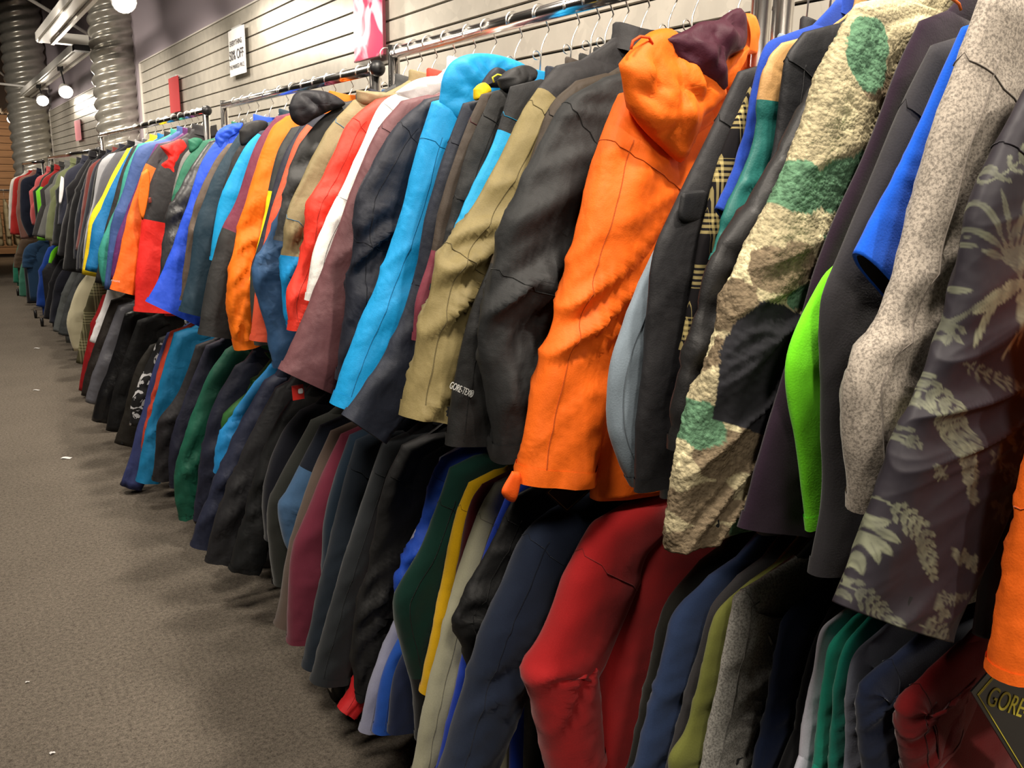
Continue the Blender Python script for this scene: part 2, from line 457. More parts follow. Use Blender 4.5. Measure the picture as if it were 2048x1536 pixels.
REDSIGN = simple('red_sign_card', (188, 74, 76), 0.35)
sign(7.04, 7.36, 2.115, 2.37, REDSIGN, 'small red sign card on the wall beside the big column')
sign(12.1, 12.6, 2.08, 2.32, simple('pink_card', (232, 150, 160), 0.35), 'faint pink sign card on the far wall between the two columns')

# ------------------------------------------------------------------ racks
RACKS = []
def rack(y0, y1, zr, label, near_cap=False, far_cap=True, zl=1.07, red=False, x=XR):
    t = empty('clothes_rack', (x, (y0 + y1) / 2, 0))
    mb = MB(); mb.tube([(x, y0 + 0.005, zr), (x, y1 - 0.005, zr)], 0.0165, 16); mb.build('top_rail', CHROME, t)
    mb = MB(); mb.tube([(x, y0 + 0.02, zl), (x, y1 - 0.02, zl)], 0.013, 12); mb.build('lower_rail', CHROME, t)
    for y in (y0, y1):
        mb = MB()
        mb.tube([(x, y, 0.11), (x, y, zr + 0.02)], 0.0165, 16)
        mb.build('post', CHROME, t)
        mb = MB(); mb.tube([(x, y, zr - 0.24), (x, y, zr - 0.17)], 0.021, 16); mb.build('collar', REDP if (red and y == y1) else CHROME, t)
        mb = MB(); mb.box((x, y, 0.11), (0.50, 0.03, 0.03)); mb.build('foot', CHROME, t, False)
        for sx in (-0.235, 0.235):
            mb = MB(); mb.box((x + sx, y, 0.092), (0.022, 0.022, 0.03)); mb.box((x + sx - 0.018, y, 0.065), (0.004, 0.03, 0.06)); mb.box((x + sx + 0.018, y, 0.065), (0.004, 0.03, 0.06))
            c = mb.build('caster', CHROME, t, False)
            mb = MB(); mb.tube([(x + sx - 0.013, y, 0.0495), (x + sx + 0.013, y, 0.0495)], 0.049, 24)
            wh = mb.build('wheel', BLACKP); wh.parent = c; wh.location = (0, 0, 0)
    if far_cap:
        mb = MB(); s = []
        for i in range(9):
            a = math.pi * i / 8
            s.append([(x + 0.024 * math.sin(a) * math.cos(q), y0 - 0.018 - 0.022 * math.cos(a), zr + 0.024 * math.sin(a) * math.sin(q)) for q in [2 * math.pi * j / 14 for j in range(14)]])
        mb.grid(s); mb.build('end_cap', BLACKP, t)
    mb = MB(); mb.tube([(x, y0, 0.11), (x, y1, 0.11)], 0.013, 10); mb.build('base_bar', CHROME, t)
    RACKS.append((y0, y1, zr))
    return tag(t, label, 'clothes rack', 'rolling double clothes racks')
rack(-0.75, 0.985, 1.985, 'nearest chrome rolling rack, under the camouflage fleece and leaf print jacket', far_cap=False)
rack(1.03, 2.37, 1.965, 'chrome rolling rack carrying the bright orange hooded jacket', far_cap=False, red=True)
rack(2.50, 4.10, 1.935, 'chrome rolling rack with black ball end carrying the coral red jacket')
rack(4.41, 7.42, 1.93, 'long chrome rack with black ball end carrying the orange and charcoal jacket')
rack(7.60, 10.9, 1.83, 'far chrome rack packed with dark coats below the big column')
rack(11.6, 14.0, 1.80, 'farthest chrome rack whose black caster wheels show at the left', near_cap=True)
def rail_z(y):
    for a, b_, z in RACKS:
        if a - 0.06 <= y <= b_ + 0.06: return z
    return 1.93

# ------------------------------------------------------------------ hangers
def hanger_meshes():
    pts = []
    r = 0.0195
    for i in range(13):
        a = math.radians(-35 + 245 * i / 12)
        pts.append((r * math.cos(a), 0, r * math.sin(a) - 0.0005))
    end = pts[-1]
    pts = pts[::-1]           # free tip ends near; make stem from the other end
    stem = [(0.026, 0, -0.03), (0.012, 0, -0.055), (0.006, 0, -0.07), (0.0, 0, -0.168)]
    mb = MB(); mb.tube(pts + stem, 0.0019, 7)
    a = mb.build('hook', WIRE)
    mb = MB(); mb.tube([(-0.006 + 0.009 * math.cos(q), 0.0015, -0.085 + 0.009 * math.sin(q)) for q in [math.pi * 2 * i / 14 for i in range(13)]], 0.0014, 6)
    b_ = mb.build('size_ring', WIRE)
    mb = MB(); mb.tube([(-0.16, 0, -0.225), (-0.09, 0, -0.200), (0, 0, -0.170), (0.09, 0, -0.200), (0.16, 0, -0.225)], 0.0022, 7)
    mb.tube([(0, 0, -0.150), (0, 0, -0.172)], 0.0055, 8)
    c = mb.build('shoulder_bar', WIRE)
    return a, b_, c
H = hanger_meshes()
h_used = [False]
def hanger(y, label, group, zr=None, x=XR, wide=1.0):
    z = rail_z(y) if zr is None else zr
    t = empty('wire_hanger', (x, y, z + 0.0015)); t.rotation_euler = (0, 0, random.uniform(-0.05, 0.05)); t.scale.x = wide
    for p in H:
        if not h_used[0]: c = p
        else: c = p.copy(); COL.objects.link(c)
        c.parent = t; c.location = (0, 0, 0)
    h_used[0] = True
    return tag(t, label, 'hanger', group)

# ------------------------------------------------------------------ garments
def nz(x, y, z): return mn.noise(Vector((x, y, z)))
def sleeve(sil, Y, b, seed, aw, rough, res=(44, 22), XRc=XR, shoulder_in=True, quilt=0.0, fluff=0.0, k_sup=1.0, elbow=0.62):
    """Outer-edge line in the garment's own plane -> closed tapering sleeve rings."""
    S = [np.array(p) for p in sil]
    n, k = res
    C = catmull(S, n)
    L_ = np.concatenate([[0], np.cumsum(np.linalg.norm(np.diff(C, axis=0), axis=1))]); T = L_ / L_[-1]
    a0, a1, a2 = aw
    rings = []; cen = []
    D = np.gradient(C, axis=0); D /= np.linalg.norm(D, axis=1)[:, None]
    NR = np.stack([-D[:, 1], D[:, 0]], 1); NR[NR[:, 0] < 0] *= -1
    win = max(3, int(n * 0.16)); pad = np.pad(NR, ((win, win), (0, 0)), mode='edge')
    ker = np.hanning(2 * win + 1); ker /= ker.sum()
    NR = np.stack([np.convolve(pad[:, 0], ker, 'valid'), np.convolve(pad[:, 1], ker, 'valid')], 1)
    head = np.clip(T / 0.16, 0, 1); head = (head * head * (3 - 2 * head))[:, None]
    NR = NR * head + np.array([0.80, -0.60]) * (1 - head)
    NR /= np.linalg.norm(NR, axis=1)[:, None]
    for i in range(n):
        t = T[i]
        a = float(np.interp(t, [0, 0.10, 0.5, 1.0], [a0 * 0.86, a0, a1, a2]))
        cen.append((C[i] + NR[i] * a * k_sup, a, t, NR[i]))
    if shoulder_in:
        c0 = cen[0][0]; inner = np.array([min(c0[0] + 0.10, XRc - 0.03), c0[1] + 0.03])
        cen = [(inner, 0.035, -0.05, np.array([0.6, -0.8])), ((inner + c0) / 2 + np.array([0, 0.006]), cen[0][1] * 0.8, -0.02, np.array([0.72, -0.69]))] + cen
    pts = np.array([c[0] for c in cen])
    rough = rough * min(1.0, b / 0.030)
    def crease(p, q, s_):
        v1 = (1 - abs(2 * nz(p, q, s_))) ; v2 = (1 - abs(2 * nz(p * 1.5 + 7, q * 1.6, s_ + 5)))
        return 1.1 * max(v1, 0) ** 2 - 0.48 + 0.4 * (max(v2, 0) ** 2 - 0.35)
    for i, (c, a, t, nr) in enumerate(cen):
        ring = []
        bb = b * (0.7 + 0.3 * min(1, max(0, (t + 0.05) * 4))) if t < 0.2 else b
        bb = min(bb, a * 0.85)
        tt = max(t, 0)
        env = 0.30 + 1.1 * math.exp(-((tt - elbow) / 0.17) ** 2) + 0.5 * math.exp(-((tt - 0.93) / 0.1) ** 2)
        for j in range(k):
            q = 2 * math.pi * j / k
            cx = math.copysign(abs(math.cos(q)) ** 0.85, math.cos(q)); sy = math.copysign(abs(math.sin(q)) ** 0.85, math.sin(q))
            px, py = a * cx, bb * sy
            if rough:
                dsp = rough * env * crease(tt * 7.0 + cx * 1.1 + seed, sy * 0.5 + cx * 0.5 + seed, seed * 1.7) * 1.25
                dsp += rough * 0.55 * nz(tt * 2.2 + seed, cx * 2.6, sy + seed)
                px += dsp * (0.20 if cx < 0 else 0.1) * cx; py += dsp * sy * 1.1
            if quilt:
                fq = (t * L_[-1] / 0.075) % 1.0
                dq = -quilt * math.exp(-((fq - 0.5) / 0.10) ** 2)
                px += dq * cx * 0.5; py += dq * sy
            if fluff:
                X_, Z_ = c[0] + nr[0] * px, c[1] + nr[1] * px
                dq = fluff * (nz(X_ * 130 + seed, py * 130, Z_ * 130) + 0.7 * nz(X_ * 260, py * 260, Z_ * 260 + seed))
                px += dq * cx; py += dq * sy
            ring.append((c[0] + nr[0] * px, Y + py, c[1] + nr[1] * px))
        rings.append(ring)
    # rolled-in cuff opening
    last = np.array(rings[-1]); ctr = last.mean(axis=0)
    d = pts[-1] - pts[-2]; d /= np.linalg.norm(d)
    rings.append((ctr + (last - ctr) * 0.90 - np.array([d[0], 0, d[1]]) * 0.002).tolist())
    rings.append((ctr + (last - ctr) * 0.80 - np.array([d[0], 0, d[1]]) * 0.03).tolist())
    return np.array(rings), T, np.array([c[2] for c in cen]), (pts, [c[1] for c in cen])

def body_rings(S0, zhem, Y, b, seed, rough, W2, res=(30, 36), XRc=XR, neck=0.06, quilt=0.0, fluff=0.0):
    rough = rough * min(1.0, b / 0.030)
    W1 = XRc - S0[0] - 0.012; zs = S0[1] - 0.015; zn = zs + 0.072
    n, k = res; rings = []
    zl = list(np.linspace(zn, zs, 7)) + list(np.linspace(zs - 0.02, zhem, n - 7))
    for z in zl:
        if z >= zs: wd = neck + (W1 - neck) * ((zn - z) / (zn - zs)) ** 1.1
        else:
            q = (zs - z) / (zs - zhem)
            wd = W1 + (W2 - W1) * min(1, q * 3.2) - 0.03 * math.exp(-((q - 0.12) / 0.08) ** 2)
        ring = []
        bz = b * (0.55 if z >= zs else min(1, 0.55 + (zs - z) * 3))
        for j in range(k):
            q = 2 * math.pi * j / k
            cx = math.copysign(abs(math.cos(q)) ** 0.75, math.cos(q)); sy = math.copysign(abs(math.sin(q)) ** 0.6, math.sin(q))
            x = wd * cx; y = bz * sy
            if rough:
                g = nz(x * 9 + seed, z * 2.2, seed + (1 if sy > 0 else 0)) ; y += rough * 0.9 * g * min(1, abs(sy) * 1.5)
                y += rough * 0.5 * nz(x * 22, z * 14 + seed, 3.0) * abs(sy)
            if quilt:
                fq = (z / 0.062) % 1.0; y -= quilt * math.exp(-((fq - 0.5) / 0.13) ** 2) * math.copysign(1, sy) * min(1, abs(sy) * 2)
            if fluff:
                dq = fluff * (nz(x * 130 + seed, y * 130, z * 130) + 0.7 * nz(x * 260, y * 260, z * 260)); y += dq * math.copysign(1, sy); x += dq * cx
            ring.append((XRc + x, Y + y, z))
        rings.append(ring)
    last = np.array(rings[-1]); ctr = last.mean(axis=0)
    rings.append((ctr + (last - ctr) * np.array([0.97, 0.8, 1])).tolist())
    rings.append((ctr + (last - ctr) * np.array([0.93, 0.6, 1]) + np.array([0, 0, 0.05])).tolist())
    return np.array(rings)

def collar_obj(S0, Y, b, mat, t, XRc=XR, h=0.034, r=0.058):
    zs = S0[1] + 0.045
    mb = MB(); rings = []
    for (dz, s) in ((-0.012, 1.12), (0.0, 1.06), (h * 0.5, 1.0), (h * 0.93, 1.0), (h, 0.97), (h * 0.95, 0.9), (h * 0.3, 0.86)):
        rings.append([(XRc + r * s * math.cos(q), Y + min(b, 0.035) * s * math.sin(q), zs + dz + 0.006 * math.cos(q * 2)) for q in [2 * math.pi * j / 20 for j in range(20)]])
    mb.grid(rings, caps=False)
    return mb.build('collar', mat, t)

def pillow(poly, Y, th, name, mat, parent, seed=1.0, rough=0.012, dy=0.0, n=56, kr=12, tilt=0.0):
    """Draped cloth piece with real thickness; poly in garment-plane pixels."""
    pts = [P(u, v, Y) for u, v in poly]
    cl = catmull(pts + [pts[0]], n + 1)[:-1]
    c = cl.mean(axis=0)
    mb = MB(); rings = []
    def disp(x, z, s): return rough * (0.8 * nz(x * 12 + seed, z * 12, s) + 1.6 * (0.35 - abs(nz(x * 20 + z * 9, z * 17 + seed, s * 2.0))) + 0.7 * (0.3 - abs(nz(x * 44, z * 40 + x * 15, s + seed))))
    for side in (-1, 1):
        rr = np.linspace(1, 0.04, kr) if side == 1 else np.linspace(0.04, 1, kr)[:-1]
        seq = []
        for r in rr:
            ring = []
            for p in cl:
                x, z = c + (p - c) * r
                y = Y + dy + side * th * math.sqrt(max(0.0, 1 - r ** 2.5)) + tilt * (z - c[1])
                if r < 0.99: y += disp(x, z, side) * (1 - r ** 6)
                ring.append((x, y, z))
            seq.append(ring)
        rings += seq
    mb.grid(rings)
    return mb.build(name, mat, parent)

GARMENTS = []
def G(tier, name, cat, label, Y, sil, col, **o):
    GARMENTS.append(dict(tier=tier, name=name, cat=cat, label=label, Y=Y, sil=sil, col=col, **o))
# ---- printed cloths
def seg_field(X, Z, segs):
    out = np.zeros(len(X))
    for (x0, z0, x1, z1, w_, val) in segs:
        dx, dz = x1 - x0, z1 - z0; L2 = dx * dx + dz * dz + 1e-12
        cx, cz, rad = (x0 + x1) / 2, (z0 + z1) / 2, math.sqrt(L2) / 2 + w_
        idx = np.where((abs(X - cx) < rad) & (abs(Z - cz) < rad))[0]
        if not len(idx): continue
        x, z = X[idx], Z[idx]
        t = np.clip(((x - x0) * dx + (z - z0) * dz) / L2, 0, 1)
        d = np.hypot(x - x0 - t * dx, z - z0 - t * dz)
        w_ = w_ * 0.68
        wt = w_ * (np.sin(np.pi * np.clip(t * 0.82 + 0.16, 0, 1)) ** 0.8) + 0.0003
        rib = 1 - 0.35 * np.exp(-(d / (w_ * 0.18 + 1e-6)) ** 2)
        v = np.clip((wt - d) / (0.25 * w_) + 0.5, 0, 1) * (0.55 + 0.45 * t) * val * rib
        out[idx] = np.maximum(out[idx], v)
    return out
LEAFSEGS = {}
def leaf_segments(Yf):
    S = []
    rnd = random.Random(3)
    def pp(u, v): return P(u, v, Yf)
    def fern(axis, ln, n, w_, val, ang=55, both=True, curve=0.35):
        pts = catmull([pp(*a) for a in axis], n + 1)
        for i in range(n):
            S.append((*pts[i], *pts[i + 1], 0.0011, val * 1.0))
        tot = ln / 1000.0
        for i in range(1, n + 1):
            d = pts[i] - pts[i - 1]; d = d / (np.linalg.norm(d) + 1e-9)
            t = i / n; l_ = tot * (math.sin(math.pi * min(1, t * 0.85 + 0.12)) ** 0.6) * rnd.uniform(0.85, 1.1)
            for s in ((-1, 1) if both else (1,)):
                a = math.radians(ang * (1 - 0.45 * t)) * s
                e1 = np.array([d[0] * math.cos(a) - d[1] * math.sin(a), d[0] * math.sin(a) + d[1] * math.cos(a)])
                mid = pts[i] + e1 * l_ * 0.55
                a2 = a * (1 - curve)
                e2 = np.array([d[0] * math.cos(a2) - d[1] * math.sin(a2), d[0] * math.sin(a2) + d[1] * math.cos(a2)])
                tip = mid + e2 * l_ * 0.5 + np.array([0, -0.1 * l_])
                S.append((*pts[i], *mid, w_, val * rnd.uniform(0.75, 1))); S.append((*mid, *tip, w_ * 0.8, val * rnd.uniform(0.8, 1.0)))
    def fan(c, tips, w_, val):
        c = np.array(pp(*c))
        for tp in tips:
            e = np.array(pp(*tp)); d = e - c; nrm = np.array([-d[1], d[0]]) * rnd.uniform(-0.16, 0.16)
            m_ = c + d * 0.5 + nrm
            S.append((*c, *m_, w_ * 0.8, val * 0.8)); S.append((*m_, *e, w_, val))
    fern([(1975, 372), (2010, 335), (2060, 290), (2120, 240)], 17, 9, 0.0030, 0.8)
    fan((2001, 532), [(1955, 500), (1948, 455), (1965, 395), (1990, 380), (2010, 430), (2025, 390), (2045, 420), (2060, 480)], 0.0045, 0.5)
    fern([(2055, 470), (2030, 500), (2001, 532)], 20, 7, 0.004, 0.62)
    fan((2012, 560), [(1975, 575), (1945, 600), (1930, 625), (1925, 690), (1940, 650), (1975, 712), (2005, 690), (2030, 675), (2045, 640), (2070, 620), (2060, 700)], 0.0058, 1.0)
    fern([(2017, 548), (2016, 590), (2008, 640)], 26, 8, 0.004, 0.9)
    fan((1912, 498), [(1950, 475), (1952, 492), (1930, 515), (1905, 535), (1895, 520), (1890, 470)], 0.0042, 0.55)
    fern([(1845, 705), (1868, 655), (1885, 610), (1903, 560)], 9, 8, 0.0022, 0.6)
    fan((1900, 582), [(1880, 565), (1895, 550), (1925, 562), (1935, 580), (1885, 590)], 0.004, 0.7)
    fan((1905, 650), [(1895, 690), (1912, 685), (1920, 665), (1890, 660), (1955, 595)], 0.0036, 0.7)
    fern([(1812, 728), (1845, 765), (1875, 820), (1900, 890), (1917, 985)], 27, 17, 0.0050, 0.85, 62, True, 0.5)
    fern([(1905, 722), (1950, 745), (1990, 765), (2035, 782)], 12, 10, 0.0035, 0.6)
    fern([(1738, 985), (1745, 920), (1768, 880), (1800, 865), (1828, 885)], 22, 11, 0.0034, 0.55, 70, True, 0.6)
    fern([(1722, 940), (1745, 880), (1760, 845)], 10, 8, 0.0022, 0.4)
    fan((1730, 1045), [(1690, 1105), (1682, 1140), (1722, 1148), (1742, 1120), (1762, 1100), (1776, 1075), (1770, 1040), (1700, 1070)], 0.0062, 1.0)
    fern([(1722, 960), (1728, 1010), (1732, 1060)], 18, 8, 0.0042, 0.7)
    fern([(1770, 1000), (1795, 1030), (1815, 1060), (1835, 1140)], 20, 10, 0.0046, 0.9)
    fern([(1682, 1150), (1710, 1180), (1740, 1215), (1760, 1245), (1795, 1262)], 17, 12, 0.0042, 0.7)
    fern([(1800, 1232), (1825, 1240), (1850, 1265), (1862, 1300)], 22, 8, 0.005, 0.75)
    fan((1852, 935), [(1835, 925), (1850, 955), (1868, 948), (1862, 925), (1838, 945)], 0.0042, 0.8)
    fan((1905, 1105), [(1870, 1085), (1890, 1090), (1925, 1105), (1920, 1130), (1900, 1125), (1880, 1110)], 0.0062, 0.75)
    fan((1838, 1180), [(1845, 1225), (1860, 1215), (1830, 1205)], 0.006, 0.55)
    fern([(1835, 1172), (1865, 1182), (1900, 1175)], 9, 8, 0.0034, 0.5)
    fan((2000, 880), [(2015, 895), (1995, 860), (2010, 850), (1985, 850)], 0.005, 0.7)
    fan((1985, 1010), [(1960, 1000), (2000, 990), (1990, 1040), (1965, 1030), (2010, 1020)], 0.0058, 0.5)
    fern([(2060, 760), (2045, 830), (2040, 900), (2050, 980)], 24, 11, 0.0045, 0.6)
    fern([(1940, 940), (1965, 905), (1990, 930), (2030, 960)], 15, 8, 0.004, 0.5)
    # the rest of the cloth, out of frame or round the back
    for k in range(46):
        x = rnd.uniform(0.86, 1.5); z = rnd.uniform(1.08, 1.75)
        if x < 1.02 and z < 1.7: continue
        a = rnd.uniform(0, 6.28); l_ = rnd.uniform(0.05, 0.1)
        for q in range(9):
            f = q / 9; bx, bz = x + math.cos(a) * l_ * f, z + math.sin(a) * l_ * f
            for s in (-1, 1):
                aa = a + s * 0.9
                S.append((bx, bz, bx + math.cos(aa) * 0.022, bz + math.sin(aa) * 0.022, 0.0034, 0.7))
    return S
def leaf_paint(o, Y):
    if 'S' not in LEAFSEGS: LEAFSEGS['S'] = leaf_segments(Y - 0.008)
    me = o.data; n = len(me.vertices); co = np.zeros(n * 3); me.vertices.foreach_get('co', co); co = co.reshape(-1, 3)
    v = seg_field(co[:, 0], co[:, 2], LEAFSEGS['S'])
    grain = np.array([mn.noise(Vector((c[0] * 90, c[1] * 90, c[2] * 25))) for c in co])
    v = np.clip(v * (0.82 + 0.5 * grain), 0, 1)
    at = me.attributes.new('print', 'FLOAT', 'POINT'); at.data.foreach_set('value', v)

def camo_paint(o, Y):
    me = o.data; n = len(me.vertices); co = np.zeros(n * 3); me.vertices.foreach_get('co', co); co = co.reshape(-1, 3)
    cream = np.array(lin((206, 196, 158))[:3]); brown = np.array(lin((118, 104, 84))[:3]); green = np.array(lin((92, 128, 100))[:3]); blk = np.array(lin((44, 44, 48))[:3])
    Yf = Y - 0.012
    def el(u, v, ru, rv, rot=0): 
        x, z = P(u, v, Yf); x2, _ = P(u + 50, v, Yf); _, z2 = P(u, v + 50, Yf)
        return x, z, ru * abs(x2 - x) / 50, rv * abs(z2 - z) / 50, rot
    GR = [el(1728, 110, 38, 75, 0), el(1795, 25, 30, 35), el(1592, 375, 42, 52), el(1655, 370, 42, 55), el(1402, 850, 36, 42), el(1475, 1042, 30, 28), el(1640, 480, 20, 22), el(1600, 590, 38, 26), el(1700, 330, 18, 30)]
    BR = [el(1640, 105, 16, 60), el(1600, 205, 18, 55), el(1455, 905, 55, 38), el(1400, 1000, 45, 32), el(1490, 880, 30, 55), el(1455, 1010, 50, 16), el(1390, 1085, 52, 30), el(1460, 600, 26, 50), el(1560, 530, 52, 40), el(1450, 1075, 22, 30), el(1510, 300, 26, 44), el(1750, 175, 34, 28), el(1420, 690, 20, 40), el(1650, 600, 20, 24)]
    out = np.zeros((n, 4)); out[:, 3] = 1
    poly = [P(u, v, Yf) for u, v in ((1500, 597), (1545, 605), (1612, 640), (1600, 720), (1535, 872), (1420, 836), (1424, 770), (1440, 700), (1468, 640))]
    xs = co[:, 0]; zs = co[:, 2]
    inside = np.zeros(n, bool); j = len(poly) - 1
    for i in range(len(poly)):
        xi, zi = poly[i]; xj, zj = poly[j]
        c = ((zi > zs) != (zj > zs)) & (xs < (xj - xi) * (zs - zi) / (zj - zi + 1e-12) + xi)
        inside ^= c; j = i
    for i in range(n):
        x, y, z = co[i]
        w1 = mn.noise(Vector((x * 22, y * 10, z * 22))) * 0.55 + mn.noise(Vector((x * 60, y * 60, z * 60))) * 0.22
        fine = mn.noise(Vector((x * 160, y * 160, z * 160)))
        c = cream
        for (ex, ez, a, b_, r) in BR:
            if ((x - ex) / a) ** 2 + ((z - ez) / b_) ** 2 < 1.5 + w1 * 2.2: c = brown; break
        else:
            if mn.noise(Vector((x * 13 + 5, y * 4, z * 9))) + w1 * 0.4 > -0.04: c = cream * 0.55 + brown * 0.45
        for (ex, ez, a, b_, r) in GR:
            if ((x - ex) / a) ** 2 + ((z - ez) / b_) ** 2 < 1 + w1: c = green; break
        if x > 1.0 and mn.noise(Vector((x * 9, 3, z * 9))) > 0.3: c = green
        c = c * (1 + 0.45 * fine)
        if inside[i] and y < Y: c = blk
        out[i, :3] = c
    at = me.attributes.new('print', 'FLOAT_COLOR', 'POINT'); at.data.foreach_set('color', out.ravel())

LEAFMAT = pattern_mat('leaf_print_cloth', ((44, 40, 47), (142, 146, 120)), 'woven')
CAMOMAT = pattern_mat('camouflage_fleece', None, 'fleece')

# ---- small extras
def patch(t, poly, Y, th, name, mat, seed=1.0, rough=0.0): return pillow(poly, Y, th, name, mat, t, seed, rough, n=40, kr=6)
def plane_text(t, body, p0, p1, Y, mat, size, name='lettering'):
    """Lettering printed along a line in the garment plane, facing the aisle end."""
    a = np.array(P(*p0, Y)); b_ = np.array(P(*p1, Y)); d = b_ - a; ang = math.atan2(d[1], d[0])
    c = bpy.data.curves.new(name, 'FONT'); c.body = body; c.size = size; c.align_y = 'CENTER'; c.extrude = 0.0003; c.materials.append(mat)
    o = text_mesh(c, name)
    o.rotation_euler = (Matrix.Rotation(-ang, 3, 'Y') @ Matrix.Rotation(math.pi / 2, 3, 'X')).to_euler()
    wdt = max(v.co.x for v in o.data.vertices)
    if wdt > 0: o.scale = (np.linalg.norm(d) / wdt, 1, 1)
    o.parent = t; o.location = Vector((a[0], Y, a[1])) - t.location
    return o
WHITEINK = simple('white_ink', (205, 208, 205), 0.7)
YELLOWINK = simple('yellow_ink', (205, 190, 60), 0.7)
def fx_gore(t, Y, b):
    plane_text(t, 'GORE-TEX\u00ae', (900, 770), (946, 790), Y - b - 0.004, WHITEINK, 0.017)
def fx_pocket(t, Y, b):
    patch(t, ((1362, 384), (1400, 380), (1442, 382), (1442, 446), (1400, 446), (1366, 446), (1356, 430)), Y - b * 0.80, 0.003, 'pocket_flap', fabric((44, 44, 47), 'shell'))
def fx_strap(t, Y, b):
    patch(t, ((1024, 942), (1042, 950), (1030, 1003), (1003, 985)), Y - 0.01, 0.006, 'cuff_strap', fabric((255, 96, 22), 'shell'))
def fx_cord(t, Y, b):
    pts = [(1262, 98), (1266, 82), (1280, 73), (1298, 75), (1305, 88)]
    mb = MB(); mb.tube([(*(lambda q: (q[0], Y - b - 0.02, q[1]))(P(u, v, Y - b - 0.02)),) for u, v in pts], 0.0022, 6)
    mb.build('drawcord', fabric((255, 84, 30), 'shell'), t)
def loop_cord(pts, col, r=0.0018):
    def f(t, Y, b):
        mb = MB(); mb.tube([(lambda q: (q[0], Y - b - 0.012, q[1]))(P(u, v, Y - b - 0.012)) for u, v in pts], r, 6)
        mb.build('drawcord', fabric(col, 'shell'), t)
    return f
def fx_red(t, Y, b):
    patch(t, ((283, 345), (296, 338), (300, 360), (296, 400), (285, 440), (276, 400)), Y - b - 0.004, 0.004, 'shoulder_panel', fabric((255, 120, 30), 'shell'))
    patch(t, ((296, 396), (302, 395), (303, 405), (297, 406)), Y - b - 0.006, 0.003, 'chest_logo', fabric((120, 52, 44), 'shell'))
def fx_orangeletter(t, Y, b):
    plane_text(t, 'mont', (222, 560), (240, 563), Y - b - 0.006, WHITEINK, 0.016)

# ================= TOP RAIL, near to far =================
BK = (34, 34, 36); CH = (52, 52, 54); NV = (34, 40, 56)
G('T', 'shell_jacket', 'jacket', 'bright orange jacket sleeve at the right edge, nearest the camera', .36, [(2110, 560), (2075, 800), (2038, 1000), (2004, 1190), (1976, 1375)], (255, 108, 24), aw=(.08, .07, .058), b=.03, rough=.003)
G('T', 'print_jacket', 'jacket', 'dark grey jacket printed all over with pale green palm leaves', .44, [(2062, 150), (2000, 265), (1940, 400), (1880, 640), (1790, 860), (1722, 1055), (1665, 1205)], (70, 64, 74), mat=LEAFMAT, paint=leaf_paint, aw=(.10, .125, .105), res=(330, 170), bres=(220, 240), b=.026, collar=(60, 55, 62), rough=.008, kind='shell')
G('T', 'fleece_jacket', 'fleece jacket', 'speckled light grey heather fleece jacket beside the leaf print jacket', .50, [(1962, -30), (1905, 125), (1862, 250), (1800, 480), (1755, 610), (1692, 740), (1684, 850), (1698, 1030)], (168, 158, 146), kind='heather', aw=(.09, .085, .065), rough=.007, b=.026)
G('T', 't_shirt', 't-shirt', 'plain bright blue short-sleeved t-shirt next to the speckled grey fleece', .545, [(1925, 50), (1880, 150), (1840, 240), (1792, 340), (1745, 430), (1708, 503)], (24, 92, 215), kind='knit', short=True, aw=(.085, .10, .075), rough=.003, b=.014)
G('T', 'fleece_pullover', 'pullover', 'plain charcoal grey fleece pullover behind the blue t-shirt', .585, [(1862, 82), (1802, 200), (1740, 350), (1662, 540), (1636, 640), (1640, 800), (1645, 1000), (1620, 1150)], (72, 70, 74), kind='fleece', rough=.004, b=.018)
G('T', 'running_shirt', 'shirt', 'fluorescent lime green long sleeve poking out behind the charcoal pullover', .615, [(1862, 150), (1785, 330), (1712, 480), (1638, 562), (1570, 728), (1592, 900), (1612, 1064)], (128, 250, 40), kind='knit', rough=.003, aw=(.08, .06, .05), b=.013)
G('T', 'hooded_sweatshirt', 'sweatshirt', 'deep aubergine hooded sweatshirt between the lime sleeve and the camouflage fleece', .643, [(1840, 38), (1795, 130), (1735, 290), (1650, 480), (1565, 750), (1520, 900), (1478, 1055)], (56, 40, 56), kind='knit', rough=.006, b=.014, aw=(.08, .085, .085),
  fx=loop_cord([(1898, -6), (1908, 0), (1918, 8), (1922, 20)], (240, 110, 40)))
G('T', 'camouflage_fleece', 'fleece jacket', 'curly camouflage fleece in cream, brown and green with a black arm panel', .690, [(1718, 0), (1690, 40), (1640, 130), (1600, 250), (1560, 350), (1500, 470), (1448, 590), (1400, 740), (1362, 855), (1338, 960), (1325, 1060), (1328, 1105)], (200, 190, 160), mat=CAMOMAT, paint=camo_paint, kind='fleece', seam=False, fluff=.0018, aw=(.095, .105, .085), res=(300, 150), bres=(180, 180), b=.027, collar=(170, 160, 130), rough=.012)
G('T', 'puffer_jacket', 'jacket', 'black quilted puffer jacket with olive green shoulders', .745, [(1690, 60), (1640, 135), (1600, 190), (1570, 250), (1500, 380), (1422, 500), (1382, 640), (1352, 760), (1335, 900)], [(84, 84, 62), (50, 49, 50)], brk=[(1600, 165)], kind='quilt', b=.024)
G('T', 'shell_jacket', 'jacket', 'black softshell jacket shoulder between the tan vest and olive-shouldered puffer', .785, [(1606, 62), (1572, 110), (1560, 180), (1545, 300), (1500, 460), (1450, 640)], (46, 46, 50), kind='shell', rough=.006, b=.014)
G('T', 'padded_vest', 'vest', 'padded vest with a tan yoke over teal green quilting', .812, [(1562, 84), (1532, 120), (1515, 190), (1502, 300), (1450, 420), (1420, 520)], [(196, 152, 98), (38, 110, 104)], brk=[(1520, 207)], kind='quilt', b=.013)
